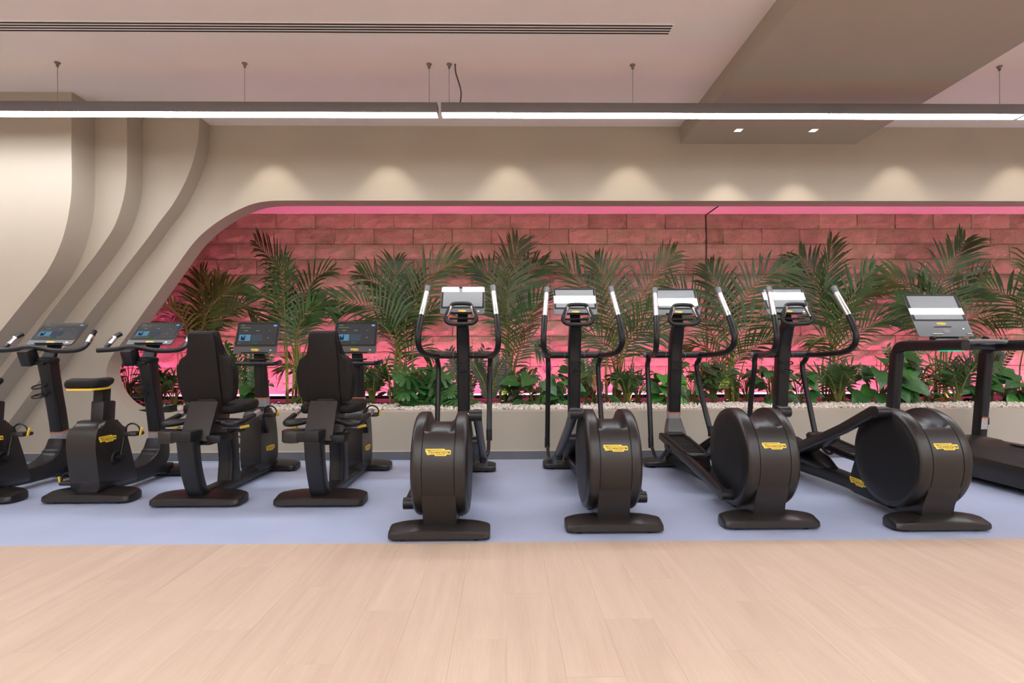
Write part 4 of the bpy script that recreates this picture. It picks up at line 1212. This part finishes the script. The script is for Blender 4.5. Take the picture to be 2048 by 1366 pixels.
# ------------------------------------------------------------------ undergrowth
def leaf_mesh(name, kind, matl):
    V, F = [], []
    if kind == 'monstera':
        # heart outline with deep side cuts, built as a midrib plus fingers
        N = 7
        V.append((0, 0, 0)); V.append((0, 1.0, -0.10))
        for sg in (-1, 1):
            for k in range(N):
                f = k / (N - 1)
                a = R(140 - 125 * f)
                y0 = -0.02 + 0.72 * f
                y1 = y0 + 0.11
                L = 0.56 * math.sin(math.pi * (0.28 + 0.60 * f)) + 0.08
                ex, ey = math.sin(a) * L, math.cos(a) * L
                bi = len(V)
                nx_, ny_ = ey / L, -ex / L
                w = 0.085
                V += [(0, y0 - 0.02, 0), (0, y1 + 0.02, 0), (sg * (ex * 0.55 + nx_ * w * -0.9), y0 + ey * 0.55 - ny_ * w * 0.9 + 0.05, 0.02), (sg * (ex * 0.55 + nx_ * w * 0.9), y0 + ey * 0.55 + ny_ * w * 0.9 + 0.05, 0.02), (sg * (ex + nx_ * w * -0.55), y0 + ey - ny_ * w * 0.55 + 0.05, -0.05), (sg * (ex + nx_ * w * 0.55), y0 + ey + ny_ * w * 0.55 + 0.05, -0.05)]
                F += [(bi, bi + 1, bi + 2, bi + 3) if False else (bi, bi + 3, bi + 2, bi + 1), (bi + 3, bi + 5, bi + 4, bi + 2)]
    else:
        if kind == 'heart':
            prof = [(-0.10, 0.22), (0.02, 0.40), (0.20, 0.46), (0.42, 0.40), (0.65, 0.26), (0.85, 0.11), (1.0, 0.0)]
        else:
            prof = [(0.0, 0.02), (0.12, 0.13), (0.32, 0.20), (0.55, 0.19), (0.78, 0.11), (1.0, 0.0)]
        for y_, w in prof:
            zc = -0.22 * y_ * y_
            V += [(-w, y_, zc + w * 0.18), (0, max(y_, 0.0) if kind == 'heart' else y_, zc), (w, y_, zc + w * 0.18)]
        for i in range(len(prof) - 1):
            a = i * 3
            F += [(a, a + 1, a + 4, a + 3), (a + 1, a + 2, a + 5, a + 4)]
    me = bpy.data.meshes.new(name); me.from_pydata(V, [], F); me.materials.append(matl)
    me.polygons.foreach_set('use_smooth', [True] * len(F))
    return me
LEAVES = {k: leaf_mesh('leaf', kd, m) for k, kd, m in (('mon', 'monstera', M_LEAF), ('heart', 'heart', M_LEAF), ('bright', 'heart', M_LEAFB), ('dark', 'lance', M_LEAFD), ('lance', 'lance', M_LEAF), ('rusty', 'lance', M_LEAFR))}

def leafy_plant(name, label, cat, x, y, h, spread, n, kinds, size, seed, group):
    rnd = random.Random(seed)
    t = thing(name, label, cat, (x, y, Z_SOIL), 0, group)
    for k in range(int(n * 1.8)):
        az = rnd.uniform(0, 2 * math.pi)
        if rnd.random() < 0.6:
            az = R(rnd.uniform(180, 360))
        rr = spread * rnd.uniform(0.3, 1.0)
        hh = h * rnd.uniform(0.12, 1.0)
        ex, ey = math.cos(az) * rr, math.sin(az) * rr * 0.6
        b = B(); b.tube([(rnd.uniform(-0.02, 0.02), rnd.uniform(-0.02, 0.02), 0), (ex * 0.4, ey * 0.4, hh * 0.7), (ex, ey, hh)], 0.0045, 5, 3)
        st = part('stalk', b, M_STEM, t)
        s = size * rnd.uniform(0.75, 1.2)
        d = Vector((math.cos(az), math.sin(az), rnd.uniform(-0.75, 0.1))).normalized()
        nrm = Vector((rnd.uniform(-0.3, 0.3), -0.65, 0.7))
        nrm = (nrm - d * nrm.dot(d)).normalized()
        xa = d.cross(nrm)
        M = Matrix.Translation((ex, ey, hh)) @ Matrix((xa, d, nrm)).transposed().to_4x4() @ Matrix.Diagonal((s, s, s, 1))
        link('leaf', LEAVES[rnd.choice(kinds)], t, M)
    return t

def zz_plant(label, x, y, h, n, seed, matkey, group):
    rnd = random.Random(seed)
    t = thing('zz_plant', label, 'plant', (x, y, Z_SOIL), 0, group)
    for k in range(n):
        az = rnd.uniform(0, 2 * math.pi)
        hh = h * rnd.uniform(0.7, 1.0)
        tipx, tipy = math.cos(az) * h * 0.32, math.sin(az) * h * 0.2
        pts = [Vector((0, 0, 0)), Vector((tipx * 0.35, tipy * 0.35, hh * 0.55)), Vector((tipx, tipy, hh))]
        P = cr(pts, 8)
        V, F = [], []
        for i in range(3, len(P)):
            T = (P[i] - P[i - 1]).normalized()
            S = T.cross(Vector((0, 1, 0.2))).normalized()
            for sg in (-1, 1):
                d = (S * sg * 0.85 + T * 0.6).normalized()
                wv = d.cross(Vector((0.1 * sg, -1, 0.3))).normalized()
                L = 0.085 * rnd.uniform(0.8, 1.15); w = 0.017
                bi = len(V)
                V += [P[i], P[i] + d * L * 0.45 + wv * w, P[i] + d * L, P[i] + d * L * 0.45 - wv * w]
                F.append((bi, bi + 1, bi + 2, bi + 3))
        b = B(); b.tube(pts, 0.006, 5, 4)
        st = part('stem', b, M_STEM, t)
        me = bpy.data.meshes.new('leaflets'); me.from_pydata([tuple(v) for v in V], [], F); me.materials.append({'g': M_LEAF, 'd': M_LEAFD}[matkey])
        o = link('leaflets', me, st); o['kind'] = 'stuff'
    return t

GU = 'low plants along the planter'
leafy_plant('monstera', 'large split leaf monstera at the left foot of the first elliptical mast', 'plant', -0.93, 5.98, 0.42, 0.16, 6, ['mon'], 0.30, 3, GU)
leafy_plant('monstera', 'split leaf monstera drooping over the gravel right behind the first elliptical mast', 'plant', -0.56, 5.95, 0.30, 0.12, 4, ['mon'], 0.27, 8, GU)
leafy_plant('philodendron', 'broad leaf plant between the first and second ellipticals', 'plant', 0.33, 6.0, 0.34, 0.24, 11, ['heart', 'heart', 'dark'], 0.20, 11, GU)
leafy_plant('philodendron', 'bright broad leaf plant behind the left lever of the second elliptical', 'plant', 0.62, 6.0, 0.36, 0.16, 8, ['bright', 'heart'], 0.20, 12, GU)
leafy_plant('philodendron', 'bright heart leaf plant left of the third elliptical mast', 'plant', 1.78, 6.0, 0.40, 0.15, 10, ['bright', 'bright', 'heart'], 0.20, 13, GU)
leafy_plant('philodendron', 'tall broad leaf plant between the fourth elliptical and the treadmill', 'plant', 4.28, 6.05, 0.58, 0.30, 15, ['heart', 'heart', 'bright'], 0.23, 14, GU)
leafy_plant('philodendron', 'bright broad leaf plant at the right edge under the treadmill rail', 'plant', 5.95, 6.0, 0.36, 0.20, 10, ['bright', 'heart'], 0.22, 15, GU)
leafy_plant('philodendron', 'broad leaf plant right of the treadmill upright under the screen', 'plant', 5.45, 6.1, 0.46, 0.24, 10, ['heart', 'dark'], 0.20, 16, GU)
leafy_plant('philodendron', 'broad leaf plant peeking left of the first recumbent backrest', 'plant', -3.28, 6.0, 0.34, 0.16, 7, ['heart'], 0.19, 17, GU)
leafy_plant('philodendron', 'broad leaf plant peeking right of the first recumbent backrest', 'plant', -2.80, 6.0, 0.30, 0.15, 6, ['heart'], 0.24, 18, GU)
leafy_plant('bushy_plant', 'dark bushy plant in the rounded left corner of the opening', 'plant', -4.25, 6.1, 0.55, 0.30, 22, ['dark', 'dark', 'rusty', 'lance'], 0.19, 19, GU)
leafy_plant('bushy_plant', 'dark bushy plant right of the third elliptical mast', 'plant', 2.17, 6.15, 0.50, 0.26, 18, ['dark', 'dark', 'lance'], 0.17, 20, GU)
leafy_plant('bushy_plant', 'dark bushy plant left of the fourth elliptical mast', 'plant', 3.05, 6.1, 0.45, 0.26, 16, ['dark', 'heart', 'dark'], 0.17, 21, GU)
leafy_plant('bushy_plant', 'bushy plant with a few rusty leaves right of the second elliptical mast', 'plant', 1.02, 6.1, 0.42, 0.22, 14, ['lance', 'dark', 'rusty'], 0.18, 22, GU)
leafy_plant('bushy_plant', 'bushy plant with rusty leaves right of the second recumbent bike', 'plant', -1.80, 6.1, 0.40, 0.20, 14, ['dark', 'lance', 'rusty'], 0.16, 23, GU)
leafy_plant('bushy_plant', 'dark bushy plant behind the left treadmill upright', 'plant', 4.85, 6.1, 0.42, 0.22, 14, ['dark', 'lance', 'rusty'], 0.17, 24, GU)
leafy_plant('bushy_plant', 'dark plant with leaves low beside the upright bike mast', 'plant', -3.72, 6.05, 0.36, 0.24, 14, ['dark', 'lance'], 0.17, 25, GU)
leafy_plant('bushy_plant', 'small leafy plant right of the fourth elliptical mast', 'plant', 3.35, 6.05, 0.40, 0.20, 12, ['heart', 'dark'], 0.15, 26, GU)
zz_plant('upright plant with paired leaflets right of the first elliptical mast', -0.18, 6.05, 0.58, 8, 31, 'd', GU)
zz_plant('upright plant with paired leaflets behind the first elliptical mast', -0.45, 6.3, 0.66, 7, 32, 'd', GU)
zz_plant('upright plant with paired leaflets behind the first recumbent screen', -2.95, 6.15, 0.75, 8, 33, 'g', GU)
zz_plant('upright plant with paired leaflets right of the second elliptical mast', 0.95, 6.3, 0.66, 7, 34, 'g', GU)
zz_plant('upright plant with paired leaflets left of the treadmill upright', 4.72, 6.3, 0.70, 7, 35, 'g', GU)
zz_plant('upright plant with paired leaflets right of the treadmill upright', 5.75, 6.25, 0.75, 8, 36, 'd', GU)

def fern(label, x, y, h, n, seed):
    """low clump of arching fronds."""
    rnd = random.Random(seed)
    t = thing('fern_palm', label, 'plant', (x, y, Z_SOIL), 0, GU)
    for k in range(n):
        az = R(360 * k / n + rnd.uniform(-20, 20))
        rr = h * rnd.uniform(0.45, 0.8); hh = h * rnd.uniform(0.65, 1.0)
        cx_, cy_ = math.cos(az) * rr, math.sin(az) * rr * 0.55
        pts = [Vector((0, 0, 0)), Vector((cx_ * 0.25, cy_ * 0.25, hh * 0.6)), Vector((cx_ * 0.65, cy_ * 0.65, hh)), Vector((cx_ * 1.1, cy_ * 1.1, hh * 0.85))]
        V, F, sF = frond_mesh(pts, h * 0.36, 11, seed * 31 + k, R(rnd.uniform(-45, 45)), 0.35, 0.011)
        me = bpy.data.meshes.new('frond'); me.from_pydata([tuple(v) for v in V], [], F)
        me.materials.append(M_STEM); me.materials.append(M_LEAFD if rnd.random() < 0.4 else M_FROND)
        me.polygons.foreach_set('material_index', [0] * sF + [1] * (len(F) - sF))
        link('frond', me, t)

fern('low fern palm between the recumbent screens', -2.05, 6.2, 0.42, 8, 61)
fern('low fern palm left of the bushy palm', -1.52, 6.15, 0.46, 9, 62)
fern('low fern palm right of the first elliptical lever', 0.12, 6.2, 0.36, 8, 63)
fern('low fern palm under the palm right of the second elliptical', 1.40, 6.1, 0.40, 8, 64)
fern('low fern palm left of the dark wall joint', 2.42, 6.2, 0.44, 9, 65)
fern('low fern palm at the foot of the palm right of the fourth elliptical', 3.80, 6.05, 0.48, 10, 66)
fern('low fern palm behind the treadmill handrail', 5.18, 6.05, 0.50, 10, 67)
fern('low fern palm at the foot of the pale fronded palm', -3.95, 6.2, 0.42, 8, 68)
leafy_plant('bushy_plant', 'dark bushy plant at the left foot of the tall palm by the recumbents', 'plant', -2.25, 6.35, 0.42, 0.24, 12, ['dark', 'lance', 'dark'], 0.15, 71, GU)
leafy_plant('bushy_plant', 'dark bushy plant in front of the strip light left of the first elliptical', 'plant', -1.25, 6.4, 0.38, 0.26, 12, ['dark', 'lance'], 0.15, 72, GU)
leafy_plant('bushy_plant', 'dark bushy plant right behind the palm between the first ellipticals', 'plant', 0.50, 6.4, 0.45, 0.26, 13, ['dark', 'dark', 'heart'], 0.15, 73, GU)
leafy_plant('bushy_plant', 'dark bushy plant left of the bright heart leaf plant', 'plant', 1.58, 6.35, 0.42, 0.24, 12, ['dark', 'lance'], 0.15, 74, GU)
leafy_plant('bushy_plant', 'dark bushy plant right of the palm at the dark wall joint', 'plant', 2.88, 6.35, 0.42, 0.24, 12, ['dark', 'lance', 'rusty'], 0.15, 75, GU)
leafy_plant('bushy_plant', 'low dark bushy plant left of the tall broad leaf plant', 'plant', 4.02, 6.4, 0.36, 0.22, 11, ['dark', 'lance'], 0.15, 76, GU)
leafy_plant('bushy_plant', 'low leafy plant with rusty leaves left of the treadmill', 'plant', 4.55, 6.0, 0.26, 0.18, 9, ['heart', 'rusty', 'dark'], 0.15, 77, GU)
